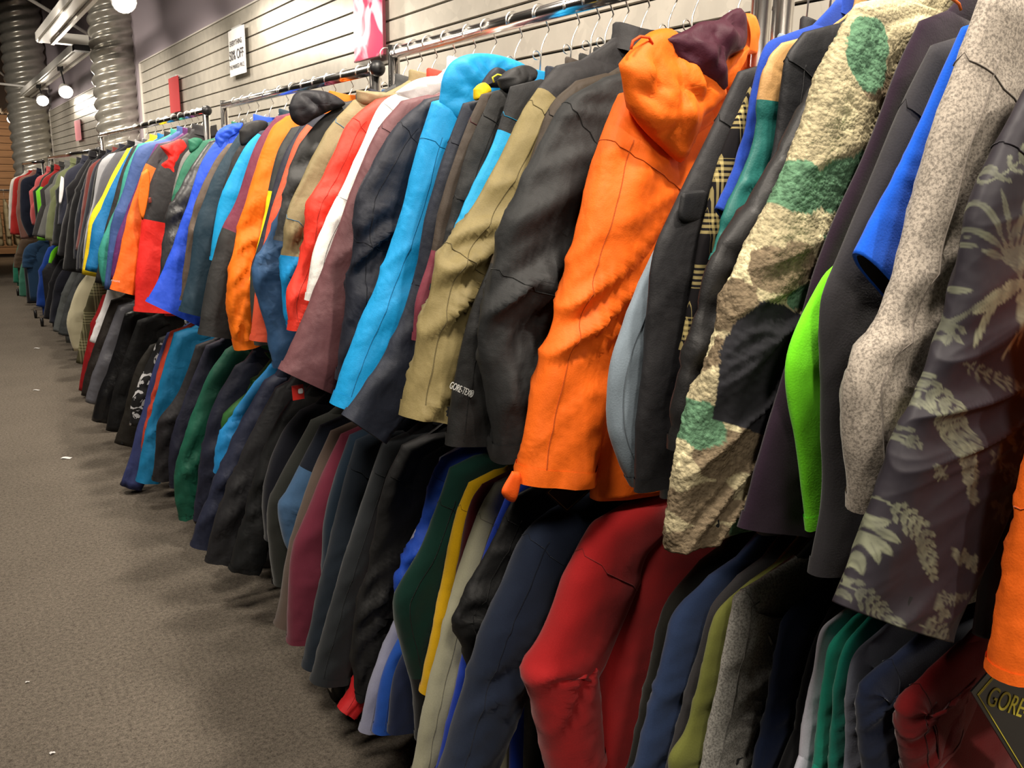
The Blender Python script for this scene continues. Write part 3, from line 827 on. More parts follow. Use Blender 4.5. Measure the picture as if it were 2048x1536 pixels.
G('T', 'polo_shirt', 'polo shirt', 'royal blue short-sleeved polo shirt with a curled sleeve hem', .838, [(1572, 66), (1530, 88), (1505, 170), (1488, 260), (1462, 345), (1430, 415)], (44, 76, 176), kind='knit', short=True, aw=(.07, .06, .055), rough=.007, b=.012)
G('T', 'plaid_shirt', 'shirt', 'black flannel shirt with a yellow plaid check', .863, [(1512, 140), (1480, 215), (1440, 310), (1405, 450), (1378, 600), (1360, 700)], (30, 28, 30), mat=plaid((30, 28, 30), (196, 178, 120)), kind='knit', b=.013, aw=(.08, .06, .05))
G('T', 'softshell_jacket', 'jacket', 'dark charcoal jacket with a flapped chest pocket beside the orange jacket', .90, [(1476, 140), (1448, 200), (1400, 300), (1342, 420), (1302, 520), (1288, 700), (1272, 850), (1270, 985)], (54, 53, 56), kind='shell', rough=.006, b=.018, fx=fx_pocket, aw=(.08, .075, .062))
G('T', 'fleece_pullover', 'pullover', 'pale blue-grey fleece sleeve hanging between charcoal jacket and orange jacket', .94, [(1500, 180), (1445, 300), (1355, 430), (1304, 505), (1248, 640), (1218, 740), (1214, 850), (1236, 925), (1262, 975)], (138, 152, 164), kind='fleece', rough=.004, b=.018, aw=(.08, .06, .045))
G('T', 'ski_jacket', 'jacket', 'vivid orange ski jacket whose hood hangs open showing maroon lining', 1.085, [(1240, 180), (1200, 270), (1170, 380), (1122, 560), (1076, 720), (1046, 860), (1030, 965)], (255, 110, 22), kind='shell', rough=.013, b=.042, hem=1.085, W2=.262, aw=(.09, .08, .075), res=(110, 40), bres=(70, 90),
  fx=lambda t, Y, b: (fx_strap(t, Y, b), fx_cord(t, Y, b)),
  hood=[(((1237, 128), (1262, 98), (1300, 64), (1345, 58), (1375, 90), (1400, 130), (1450, 180), (1428, 215), (1400, 240), (1388, 275), (1364, 325), (1330, 300), (1290, 262), (1258, 205)), (255, 112, 20), .030, -.05),
        (((1328, 78), (1372, 60), (1400, 44), (1442, 38), (1464, 20), (1487, 22), (1490, 90), (1456, 112), (1442, 140), (1448, 182), (1400, 155), (1356, 120)), (86, 34, 54), .024, -.062, 'hood_lining'),
        (((1484, 26), (1508, 30), (1524, 60), (1516, 108), (1486, 112), (1462, 150), (1450, 182), (1440, 150), (1460, 112), (1486, 88)), (255, 112, 24), .020, -.05, 'hood_edge')])
G('T', 'insulated_jacket', 'jacket', 'puffy black insulated jacket with wrinkled sleeve left of the orange ski jacket', 1.19, [(1205, 150), (1130, 192), (1078, 275), (1020, 400), (985, 510), (958, 640), (955, 720), (966, 800), (988, 925)], (52, 53, 54), rough=.022, b=.040, aw=(.09, .088, .07), res=(110, 36))
G('T', 'shell_jacket', 'jacket', 'brown and black shell jacket with white lettering on its lower sleeve', 1.25, [(1150, 160), (1100, 210), (1066, 300), (1030, 400), (985, 520), (930, 660), (905, 780), (892, 890)], [(80, 68, 56), (40, 40, 40)], brk=[(985, 560)], rough=.008, b=.022, aw=(.08, .075, .065), fx=fx_gore)
G('T', 'ski_jacket', 'jacket', 'khaki green ski jacket with charcoal shoulder, long seamed sleeve', 1.325, [(1110, 128), (1048, 208), (1000, 310), (922, 440), (870, 530), (840, 640), (820, 740), (803, 832)], [(58, 56, 58), (138, 124, 82)], brk=[(1060, 235)], rough=.020, b=.034, aw=(.09, .082, .068), res=(100, 34))
G('T', 'shell_jacket', 'jacket', 'black jacket with a sliver of cyan on its arm behind the khaki one', 1.385, [(1020, 172), (986, 285), (950, 360), (900, 480), (870, 600)], [(46, 46, 48), (30, 160, 215)], brk=[(985, 285)], rough=.006, b=.018)
G('T', 'shell_jacket', 'jacket', 'plain black jacket in the dark group right of the cyan jacket', 1.43, [(985, 182), (950, 260), (925, 330), (895, 450), (860, 580)], (44, 44, 44), rough=.008, b=.018, hood=[(((1000, 158), (1022, 138), (1050, 130), (1072, 140), (1068, 160), (1040, 175), (1010, 182)), (56, 56, 57), .022, -.01)])
G('T', 'ski_jacket', 'jacket', 'brown jacket whose lower sleeve turns maroon', 1.475, [(962, 188), (930, 258), (882, 400), (858, 515), (832, 600), (825, 680)], [(88, 76, 66), (122, 52, 66)], brk=[(855, 512)], rough=.006, b=.018)
G('T', 'ski_jacket', 'jacket', 'slate navy jacket with long straight sleeve right of the cyan jacket', 1.54, [(925, 205), (890, 300), (852, 430), (820, 580), (770, 700), (712, 790), (685, 830)], (48, 54, 70), rough=.010, b=.028, fx=loop_cord([(988, 165), (985, 155), (995, 149), (1008, 152), (1012, 163), (1008, 170)], (222, 214, 60)),
  hood=[(((960, 175), (975, 150), (990, 135), (1008, 140), (1020, 160), (1010, 175)), (40, 42, 56), .018, -.01), (((948, 178), (958, 168), (972, 166), (982, 182), (965, 196), (950, 200)), (240, 205, 30), .012, -.03, 'hood_lining')])
G('T', 'ski_jacket', 'jacket', 'brilliant cyan blue jacket with its big hood standing above the rail of jackets', 1.65, [(862, 200), (832, 300), (800, 430), (742, 590), (690, 722), (662, 808)], (16, 150, 214), rough=.008, b=.042, aw=(.085, .07, .052), res=(90, 34),
  hood=[(((882, 182), (888, 150), (905, 122), (940, 108), (985, 108), (1030, 120), (1052, 135), (1020, 160), (985, 200), (940, 225), (905, 245), (880, 215)), (20, 150, 212), .036, -.015)])
G('T', 'insulated_jacket', 'jacket', 'puffy dark navy jacket with creased sleeve left of the cyan one', 1.755, [(848, 198), (790, 252), (740, 335), (706, 410), (700, 520), (682, 690), (672, 760)], (42, 46, 60), rough=.024, b=.038, aw=(.085, .085, .07), res=(100, 34))
G('T', 'shell_jacket', 'jacket', 'plum brown jacket with a smooth straight sleeve beside the white one', 1.865, [(802, 200), (752, 262), (702, 380), (662, 490), (620, 600), (585, 682), (557, 738)], (104, 66, 70), rough=.006, b=.040, aw=(.085, .08, .07))
G('T', 'ski_jacket', 'jacket', 'pure white jacket glowing under the lights, collar high', 1.955, [(812, 178), (762, 205), (722, 290), (676, 390), (630, 490), (610, 600)], (240, 238, 234), rough=.006, b=.030, hood=[(((790, 185), (830, 160), (870, 152), (905, 155), (880, 185), (830, 205)), (242, 240, 238), .02, -.01)])
G('T', 'ski_jacket', 'jacket', 'coral red ski jacket with creased elbow', 2.06, [(750, 198), (696, 245), (652, 340), (612, 412), (600, 520), (572, 592), (577, 660)], (238, 60, 44), rough=.020, b=.034, aw=(.08, .078, .06), res=(80, 30))
G('T', 'ski_jacket', 'jacket', 'olive tan jacket with cyan blue lower sleeve', 2.16, [(706, 198), (652, 262), (602, 360), (572, 430), (560, 515), (562, 600), (575, 660)], [(134, 120, 86), (20, 140, 205)], brk=[(560, 512)], rough=.020, b=.034, hood=[(((712, 180), (760, 184), (800, 188), (790, 205), (740, 212), (716, 205)), (142, 126, 94), .02, -.01)])
G('T', 'insulated_jacket', 'jacket', 'dark grey jacket behind the olive tan one', 2.245, [(682, 205), (632, 245), (592, 300), (566, 380), (550, 480)], (74, 74, 74), rough=.016, b=.030, hood=[(((577, 215), (590, 187), (618, 180), (655, 184), (682, 198), (690, 210), (660, 222), (628, 238), (604, 252), (584, 240)), (44, 44, 50), .034, -.02)])
G('T', 'ski_jacket', 'jacket', 'steel blue jacket with sharply bent elbow', 2.33, [(650, 235), (600, 330), (560, 420), (512, 518), (505, 552), (530, 650), (546, 735)], (54, 88, 128), rough=.022, b=.030, aw=(.08, .08, .055))
G('T', 'ski_jacket', 'jacket', 'narrow salmon orange sleeve left of the steel blue elbow', 2.42, [(628, 232), (592, 278), (562, 360), (540, 430), (515, 545), (500, 680)], [(50, 52, 66), (228, 92, 62)], brk=[(592, 276)], rough=.006, b=.028)
G('T', 'insulated_jacket', 'jacket', 'navy and grey jacket between the salmon and orange sleeves', 2.51, [(608, 240), (572, 300), (550, 360), (530, 440), (500, 560), (510, 690)], [(58, 60, 76), (80, 84, 80)], brk=[(520, 540)], rough=.010, b=.028)
G('T', 'shell_jacket', 'jacket', 'charcoal jacket with yellow glimpse inside, right of bright orange sleeve', 2.60, [(582, 255), (556, 300), (540, 360), (526, 440), (500, 560)], [(70, 72, 72), (240, 220, 30)], brk=[(535, 392)], rough=.008, b=.026)
G('T', 'ski_jacket', 'jacket', 'blazing orange jacket with long crinkled sleeve in the second rack', 2.72, [(572, 232), (540, 262), (510, 345), (480, 440), (460, 520), (452, 600), (470, 700)], (255, 120, 20), rough=.022, b=.036, aw=(.08, .078, .045), res=(80, 30))
G('T', 'ski_jacket', 'jacket', 'raspberry maroon jacket with dark grey lower sleeve', 2.86, [(552, 232), (510, 290), (472, 400), (440, 465), (410, 580), (396, 668)], [(118, 50, 72), (62, 62, 62)], brk=[(440, 472)], rough=.006, b=.034)
G('T', 'ski_jacket', 'jacket', 'narrow cyan sleeve under a navy shoulder', 2.97, [(520, 262), (492, 290), (462, 345), (442, 390), (428, 450), (420, 520)], [(54, 58, 84), (20, 156, 216)], brk=[(490, 290)], rough=.006, b=.028)
G('T', 'shell_jacket', 'jacket', 'black jacket with a raised hood, left of the cyan sleeve', 3.08, [(500, 262), (468, 310), (448, 370), (430, 450), (420, 560)], (52, 50, 50), rough=.016, b=.028, hood=[(((478, 262), (490, 248), (515, 240), (535, 245), (530, 262), (500, 285), (482, 290)), (52, 50, 50), .02, -.01)])
G('T', 'ski_jacket', 'jacket', 'dark petrol teal jacket with a smooth sleeve', 3.20, [(480, 262), (432, 340), (408, 400), (390, 450), (378, 540), (358, 622)], (44, 72, 90), rough=.008, b=.036)
G('T', 'shell_jacket', 'jacket', 'brown jacket mostly hidden beside the petrol teal one', 3.33, [(456, 288), (430, 320), (398, 385), (378, 450), (366, 540), (360, 600)], (96, 82, 72), rough=.012, b=.030)
G('T', 'ski_jacket', 'jacket', 'royal blue jacket with a flared cuff and slumped hood', 3.50, [(440, 270), (410, 310), (394, 345), (370, 420), (345, 490), (322, 545), (292, 603)], (38, 80, 210), rough=.012, b=.040, aw=(.08, .085, .11), hood=[(((430, 275), (436, 262), (455, 250), (485, 246), (478, 262), (460, 275), (455, 300), (440, 318)), (40, 84, 215), .03, -.01)])
G('T', 'shell_jacket', 'jacket', 'black jacket with a shiny wrinkled arm left of the royal blue one', 3.68, [(418, 282), (384, 330), (352, 390), (334, 420), (326, 480), (318, 560)], (70, 70, 72), kind='sheen', rough=.02, b=.036, brk=[])
G('T', 'shell_jacket', 'jacket', 'pine green jacket with rolled collar', 3.80, [(404, 282), (372, 318), (354, 360), (340, 420), (330, 520)], (44, 108, 84), rough=.012, b=.028, hood=[(((376, 280), (390, 275), (405, 280), (398, 295), (380, 305)), (44, 112, 86), .015, 0)])
G('T', 'shell_jacket', 'jacket', 'pale grey jacket beside the red hood', 3.92, [(388, 288), (362, 320), (346, 380), (340, 430)], (124, 122, 118), rough=.008, b=.028)
G('T', 'ski_jacket', 'jacket', 'scarlet jacket with red hood and charcoal yoke', 4.45, [(356, 282), (316, 330), (292, 390), (283, 440), (272, 540), (268, 622)], [(60, 58, 60), (232, 42, 36)], brk=[(285, 442)], rough=.012, b=.045, aw=(.085, .11, .12), hem=.96,
  hood=[(((320, 292), (345, 284), (360, 278), (375, 290), (362, 310), (350, 335), (346, 358), (330, 345), (322, 330), (336, 315)), (236, 44, 38), .03, -.02)], fx=fx_red)
G('T', 'ski_jacket', 'jacket', 'orange-sleeved jacket in front of the purple one', 4.54, [(318, 288), (290, 330), (272, 380), (255, 430), (238, 510), (220, 578)], [(70, 62, 66), (250, 110, 34)], brk=[(284, 340)], rough=.010, b=.036, fx=fx_orangeletter)
G('T', 'ski_jacket', 'jacket', 'deep purple jacket in the long third rack', 4.64, [(312, 288), (282, 350), (262, 400), (232, 480), (220, 560)], (92, 40, 96), rough=.012, b=.036)
G('T', 'ski_jacket', 'jacket', 'slate blue jacket next to the purple one', 4.76, [(302, 284), (272, 300), (246, 380), (222, 450), (208, 578)], (62, 86, 140), rough=.010, b=.040)
G('T', 'ski_jacket', 'jacket', 'light teal jacket with bent sleeve', 4.90, [(276, 288), (250, 340), (236, 400), (214, 455), (196, 508), (205, 572)], (58, 146, 132), rough=.010, b=.036)
G('T', 'shell_jacket', 'jacket', 'dark charcoal jacket between light teal and azure ones', 5.05, [(266, 292), (244, 340), (226, 400), (205, 480), (190, 565)], (52, 50, 50), rough=.010, b=.03)
G('T', 'ski_jacket', 'jacket', 'azure blue jacket in front of the yellow one', 5.22, [(262, 296), (225, 365), (200, 420), (184, 450), (178, 500), (170, 540)], (18, 108, 165), rough=.014, b=.036)
G('T', 'ski_jacket', 'jacket', 'bright yellow jacket behind the azure one', 5.42, [(254, 297), (226, 345), (202, 395), (180, 433), (172, 490), (163, 548)], (240, 208, 30), rough=.006, b=.036)
FARTOP = [
 ('grey-striped track jacket left of the yellow jacket', 'track_jacket', 'jacket', 5.62, [(232, 305), (205, 345), (190, 400), (172, 480), (163, 540)], (88, 88, 94)),
 ('pale silver grey sleeve among the black coats', 'track_jacket', 'jacket', 5.85, [(218, 308), (198, 330), (186, 400), (172, 460), (165, 520)], (158, 158, 162)),
 ('black coat with raised shoulder near the end of the long rack', 'winter_coat', 'coat', 6.1, [(215, 306), (192, 340), (178, 420), (160, 500), (158, 540)], (30, 30, 32)),
 ('dark navy coat among the black ones', 'winter_coat', 'coat', 6.4, [(205, 312), (184, 345), (170, 420), (155, 500), (152, 542)], (38, 40, 52)),
 ('rust red sweater glimpsed between dark coats', 'sweater', 'sweater', 6.65, [(198, 318), (178, 335), (170, 370), (160, 440), (150, 500)], (96, 44, 40)),
 ('black coat with a cobalt blue arm stripe', 'winter_coat', 'coat', 6.9, [(186, 322), (172, 350), (158, 400), (150, 440), (146, 520)], (30, 34, 46)),
 ('long black coat reaching lowest in the dark group', 'winter_coat', 'coat', 7.2, [(180, 322), (160, 360), (142, 410), (132, 480), (125, 540)], (26, 26, 28)),
 ('black parka beside the white-shouldered one', 'winter_coat', 'coat', 7.7, [(172, 322), (150, 355), (134, 410), (122, 460), (114, 510)], (28, 27, 30)),
 ('navy jacket with a white shoulder patch in the far rack', 'track_jacket', 'jacket', 8.1, [(152, 330), (132, 345), (122, 380), (118, 410), (115, 450)], (50, 52, 66)),
 ('dark coat left of the white-patched jacket', 'winter_coat', 'coat', 8.4, [(146, 334), (128, 352), (114, 400), (108, 440), (104, 490)], (40, 42, 44)),
 ('olive green coat in the far rack', 'winter_coat', 'coat', 8.8, [(138, 334), (116, 350), (104, 395), (94, 432), (90, 480)], (98, 104, 74)),
 ('mid grey coat beside the olive green one', 'winter_coat', 'coat', 9.2, [(128, 338), (110, 352), (98, 390), (86, 430), (74, 470)], (92, 92, 90)),
 ('charcoal coat at the near end of the far grey group', 'winter_coat', 'coat', 9.6, [(120, 340), (100, 356), (90, 390), (74, 430), (64, 470)], (66, 64, 64)),
 ('small jacket striped red and fluorescent green', 'track_jacket', 'jacket', 10.0, [(104, 345), (86, 358), (78, 385), (76, 410), (74, 480)], (120, 210, 50)),
 ('dark green jacket near the far rack end', 'track_jacket', 'jacket', 10.3, [(98, 346), (84, 356), (76, 380), (72, 420), (70, 470)], (36, 56, 46)),
 ('coral pink sweater near the far end', 'sweater', 'sweater', 10.7, [(88, 348), (72, 358), (66, 390), (60, 425), (64, 450)], (196, 92, 94)),
 ('dark navy jacket at the near end of the farthest rack', 'winter_coat', 'coat', 11.7, [(68, 350), (44, 360), (40, 390), (42, 440), (58, 475)], (34, 40, 58)),
 ('brown and grey baseball-style jacket in the farthest rack', 'track_jacket', 'jacket', 12.2, [(50, 352), (38, 360), (34, 400), (33, 430), (42, 478)], (134, 96, 86)),
 ('brick red jacket in the farthest rack', 'track_jacket', 'jacket', 12.7, [(38, 353), (28, 362), (24, 400), (21, 440), (20, 468)], (176, 48, 44)),
 ('cream white jacket, last one on the farthest rack', 'track_jacket', 'jacket', 13.3, [(30, 354), (22, 362), (18, 390), (17, 420), (18, 460)], (212, 208, 200)),
]
for (lab, nm, cat, Y, sil, col) in FARTOP:
    kw = {}
    if 'white shoulder' in lab: kw['fx'] = lambda t, Y, b: patch(t, ((122, 352), (128, 358), (127, 385), (122, 408), (118, 405), (119, 375)), Y - b - .004, .006, 'shoulder_patch', fabric((222, 222, 224), 'fleece'))
    if 'striped red' in lab: kw = dict(aw=(.06, .05, .04)) 
    if 'striped red' in lab: col = [(150, 40, 40), col]; kw['brk'] = [(86, 372)]
    G('T', nm, cat, lab, Y, sil, col, rough=.012, b=.055, kind='fleece', **{'aw': (.085, .085, .07), **kw})

# ================= LOWER RAIL, near to far =================
LOW = [
 ('dark red fleece at the bottom right corner, nearest on the lower rail', 'fleece_jacket', 'fleece jacket', .50, [(1858, 1335), (1812, 1378), (1790, 1430), (1792, 1490), (1806, 1560)], (116, 26, 28), 'fleece'),
 ('dark navy fleece beside the dark red one', 'fleece_jacket', 'fleece jacket', .545, [(1810, 1290), (1735, 1350), (1714, 1400), (1714, 1470), (1724, 1560)], (40, 50, 78), 'fleece'),
 ('slate grey sweatshirt left of the navy fleece, lower rail', 'sweatshirt', 'sweatshirt', .58, [(1770, 1250), (1712, 1305), (1692, 1380), (1692, 1460), (1686, 1560)], (104, 108, 122), 'knit'),
 ('dark teal shirt, nearest of the green ones', 'knit_shirt', 'shirt', .605, [(1735, 1235), (1690, 1290), (1668, 1370), (1662, 1450), (1655, 1560)], (20, 112, 96), 'knit'),
 ('sea green shirt between the white shirt and the dark teal shirt', 'knit_shirt', 'shirt', .63, [(1705, 1235), (1660, 1290), (1645, 1370), (1635, 1450), (1625, 1560)], (30, 134, 112), 'knit'),
 ('white shirt with a grey shoulder on the lower rail', 'knit_shirt', 'shirt', .655, [(1680, 1225), (1642, 1262), (1625, 1350), (1605, 1440), (1596, 1560)], (206, 206, 220), 'knit'),
 ('black sweatshirt piped in yellow beside the white shirt', 'sweatshirt', 'sweatshirt', .68, [(1660, 1215), (1625, 1290), (1598, 1390), (1588, 1470), (1580, 1560)], (28, 28, 30), 'knit'),
 ('dark blue sweatshirt with brighter blue sleeve, lower rail', 'sweatshirt', 'sweatshirt', .72, [(1630, 1170), (1570, 1230), (1550, 1300), (1530, 1420), (1502, 1560)], (32, 44, 74), 'knit'),
 ('pale grey marl sweatshirt with a charcoal top', 'sweatshirt', 'sweatshirt', .775, [(1530, 1150), (1475, 1185), (1462, 1225), (1448, 1300), (1424, 1420), (1398, 1560)], (150, 148, 142), 'heather'),
 ('moss green shirt tucked left of the grey marl sweatshirt', 'knit_shirt', 'shirt', .81, [(1500, 1160), (1440, 1215), (1418, 1270), (1398, 1360), (1372, 1460), (1338, 1520), (1345, 1580)], (120, 124, 62), 'knit'),
 ('dark grey pullover left of the moss green shirt', 'pullover', 'pullover', .845, [(1475, 1150), (1425, 1210), (1400, 1290), (1362, 1420), (1328, 1560)], (76, 74, 76), 'knit'),
 ('slate blue sweatshirt with patched shoulder on the lower rail', 'sweatshirt', 'sweatshirt', .89, [(1420, 1150), (1350, 1225), (1325, 1310), (1296, 1420), (1262, 1560)], (50, 66, 100), 'knit'),
 ('blackish olive pullover right of the red jacket', 'pullover', 'pullover', .935, [(1400, 1120), (1340, 1195), (1315, 1260), (1285, 1400), (1250, 1560)], (48, 47, 42), 'knit'),
 ('strong red softshell jacket with a pointed elbow, lower rail', 'softshell_jacket', 'jacket', 1.07, [(1192, 1040), (1174, 1062), (1130, 1150), (1085, 1270), (1042, 1350), (1062, 1425), (1098, 1570)], (172, 36, 38), 'softshell'),
 ('smooth dark navy softshell jacket left of the red one', 'softshell_jacket', 'jacket', 1.21, [(1100, 1020), (1050, 1065), (1004, 1170), (950, 1300), (872, 1570)], (46, 56, 78), 'softshell'),
 ('black short-sleeved shirt with folded sleeve over the stone one', 'rain_jacket', 'jacket', 1.30, [(1030, 990), (992, 1070), (940, 1170), (905, 1240), (925, 1300), (935, 1360)], (32, 32, 33), 'shell'),
 ('cobalt blue fleece peeking out beside the stone jacket', 'fleece_jacket', 'fleece jacket', 1.35, [(1015, 985), (965, 1120), (930, 1290), (900, 1420), (868, 1560)], (30, 60, 168), 'fleece'),
 ('pale stone jacket with marked sleeve on the lower rail', 'rain_jacket', 'jacket', 1.41, [(990, 965), (962, 1015), (930, 1100), (892, 1230), (850, 1400), (822, 1560)], (168, 166, 142), 'softshell'),
 ('burgundy sweatshirt behind the stone jacket', 'sweatshirt', 'sweatshirt', 1.475, [(965, 968), (938, 1015), (912, 1150), (885, 1290), (870, 1400)], (88, 22, 30), 'knit'),
 ('mustard yellow fleece sliver between stone and dark green', 'fleece_jacket', 'fleece jacket', 1.535, [(938, 965), (912, 1030), (890, 1130), (862, 1270), (840, 1385)], (214, 168, 20), 'fleece'),
 ('bottle green jacket with bent elbow and black cuff', 'softshell_jacket', 'jacket', 1.60, [(900, 935), (880, 995), (840, 1100), (788, 1200), (804, 1300), (824, 1380), (830, 1480)], (22, 62, 52), 'softshell'),
 ('cobalt blue jacket left of the bottle green one', 'softshell_jacket', 'jacket', 1.67, [(882, 915), (860, 960), (832, 1060), (790, 1162), (800, 1230)], (28, 72, 178), 'shell'),
 ('navy fleece in the lavender group near the floor', 'fleece_jacket', 'fleece jacket', 1.73, [(905, 930), (880, 1100), (832, 1250), (788, 1350), (775, 1465)], (44, 54, 86), 'fleece'),
 ('blue fleece strip between navy and lavender grey', 'fleece_jacket', 'fleece jacket', 1.785, [(895, 925), (868, 1100), (815, 1235), (765, 1350), (746, 1465)], (36, 82, 172), 'fleece'),
 ('lavender grey fleece hanging low beside the carpet', 'fleece_jacket', 'fleece jacket', 1.84, [(880, 915), (852, 1090), (794, 1225), (742, 1360), (718, 1462)], (150, 152, 176), 'fleece'),
 ('crumpled black shell jacket with short arm, lower rail', 'rain_jacket', 'jacket', 1.92, [(805, 890), (765, 980), (738, 1120), (702, 1280), (712, 1400)], (36, 36, 37), 'shell'),
 ('red-cuffed jacket whose cuff nearly reaches the carpet', 'shell_jacket', 'jacket', 1.98, [(835, 900), (785, 1060), (742, 1250), (704, 1370), (676, 1416)], (190, 30, 34), 'shell'),
 ('long charcoal grey softshell jacket on the lower rail', 'softshell_jacket', 'jacket', 2.06, [(765, 885), (742, 950), (700, 1080), (660, 1210), (620, 1362)], (58, 62, 66), 'softshell'),
 ('dark slate fleece left of the long charcoal jacket', 'fleece_jacket', 'fleece jacket', 2.17, [(712, 880), (690, 960), (660, 1080), (630, 1210), (604, 1335)], (44, 54, 66), 'fleece'),
 ('dark petrol fleece right of the raspberry one', 'fleece_jacket', 'fleece jacket', 2.26, [(700, 870), (668, 960), (646, 1060), (640, 1180), (612, 1300)], (40, 58, 76), 'fleece'),
 ('raspberry maroon fleece hanging low by the carpet', 'fleece_jacket', 'fleece jacket', 2.36, [(682, 868), (655, 925), (612, 1030), (580, 1120), (574, 1285)], (118, 48, 66), 'fleece'),
 ('taupe brown fleece behind the raspberry one', 'fleece_jacket', 'fleece jacket', 2.45, [(662, 862), (620, 960), (576, 1100), (560, 1200), (549, 1250)], (98, 84, 76), 'fleece'),
 ('denim blue fleece with bent sleeve, lower rail', 'fleece_jacket', 'fleece jacket', 2.54, [(640, 850), (605, 920), (572, 985), (555, 1015), (566, 1080), (580, 1110)], (72, 104, 140), 'fleece'),
 ('dark moss grey fleece with rounded elbow', 'fleece_jacket', 'fleece jacket', 2.65, [(622, 840), (590, 900), (552, 970), (534, 1020), (538, 1100), (548, 1170)], (60, 62, 58), 'fleece'),
 ('black fleece with swollen elbow near the second rack end', 'fleece_jacket', 'fleece jacket', 2.80, [(600, 820), (568, 860), (538, 930), (524, 1000), (530, 1080)], (36, 38, 48), 'fleece'),
 ('plain black shell jacket hanging between rack ends, lower rail', 'rain_jacket', 'jacket', 2.95, [(580, 800), (550, 850), (515, 930), (480, 1060), (460, 1140)], (34, 36, 38), 'shell'),
 ('large charcoal jacket with wide cuff above the carpet', 'rain_jacket', 'jacket', 3.12, [(552, 775), (512, 850), (470, 940), (425, 1050), (408, 1122)], (50, 50, 54), 'shell'),
 ('midnight navy jacket behind the large charcoal jacket', 'ski_jacket', 'jacket', 3.28, [(530, 760), (472, 862), (428, 960), (395, 1040), (380, 1092)], (48, 54, 80), 'shell'),
 ('sky blue crinkled jacket with bent arm, lower rail', 'ski_jacket', 'jacket', 3.42, [(548, 718), (505, 770), (452, 845), (432, 890), (428, 945)], (34, 140, 208), 'shell'),
 ('thin jacket edge striped red and green', 'ski_jacket', 'jacket', 3.52, [(545, 712), (520, 745), (495, 780), (490, 860), (470, 950)], (40, 92, 40), 'shell'),
 ('navy jacket right of the forest green one', 'ski_jacket', 'jacket', 3.66, [(470, 730), (432, 800), (412, 860), (398, 940), (386, 1040)], (46, 50, 72), 'shell'),
 ('forest green insulated jacket with folded sleeve, lower rail', 'ski_jacket', 'jacket', 3.84, [(452, 700), (415, 755), (375, 850), (350, 930), (350, 1000), (358, 1040)], (26, 92, 72), 'shell'),
 ('dark navy jacket left of the forest green one', 'ski_jacket', 'jacket', 4.00, [(412, 690), (380, 770), (350, 850), (336, 920), (340, 975)], (48, 50, 72), 'shell'),
 ('charcoal jacket arm crossing the turquoise one', 'ski_jacket', 'jacket', 4.07, [(392, 690), (360, 780), (318, 840), (310, 900), (305, 960)], (52, 50, 54), 'shell'),
 ('turquoise jacket hanging low over the carpet', 'ski_jacket', 'jacket', 4.42, [(348, 665), (326, 740), (305, 820), (285, 890), (272, 962)], (24, 122, 172), 'shell'),
 ('thin orange-red jacket strip beside the turquoise one', 'ski_jacket', 'jacket', 4.56, [(340, 662), (316, 740), (295, 820), (284, 870), (282, 905)], (188, 66, 44), 'shell'),
 ('indigo jacket, its hem the lowest by the pale carpet', 'ski_jacket', 'jacket', 4.70, [(334, 665), (304, 745), (280, 840), (258, 920), (240, 970)], (52, 60, 106), 'shell'),
]
for (lab, nm, cat, Y, sil, col, kd) in LOW:
    kk = 'fleece' if kd in ('softshell',) else kd
    ex0 = dict(aw=(.045, .04, .028)) if lab.startswith('red-cuffed') else {}
    ex = dict(bcol=(50, 48, 44)) if lab.startswith('pale grey marl') else {}
    if lab.startswith('denim'): col = [(38, 44, 58), col]; bk = [(590, 950)]
    elif lab.startswith('bottle green'): col = [col, (30, 31, 32)]; bk = [(812, 1345)]
    else: bk = []
    G('L', nm, cat, lab, Y, sil, col, kind=kk, brk=bk, **ex, rough={'shell': .020, 'softshell': .007, 'fleece': .006, 'knit': .006, 'heather': .006}[kd], **{'aw': (.075, .072, .055) if 'sleeve over' not in lab else (.08, .085, .08), **ex0})
def bw_camo():
    m, nt, b = newmat('black_white_print'); L = nt.links.new
    n_ = N(nt, 'ShaderNodeTexNoise', Scale=14.0, Detail=3.0, Distortion=1.2); L(pos_map(nt), n_.inputs['Vector'])
    rp = N(nt, 'ShaderNodeValToRGB'); e = rp.color_ramp.elements; rp.color_ramp.interpolation = 'CONSTANT'; e[0].color = lin((30, 30, 32)); e[1].position = 0.54; e[1].color = lin((215, 215, 218))
    L(n_.outputs['Fac'], rp.inputs['Fac']); L(rp.outputs['Color'], b.inputs['Base Color']); b.inputs['Roughness'].default_value = 0.5
    return m
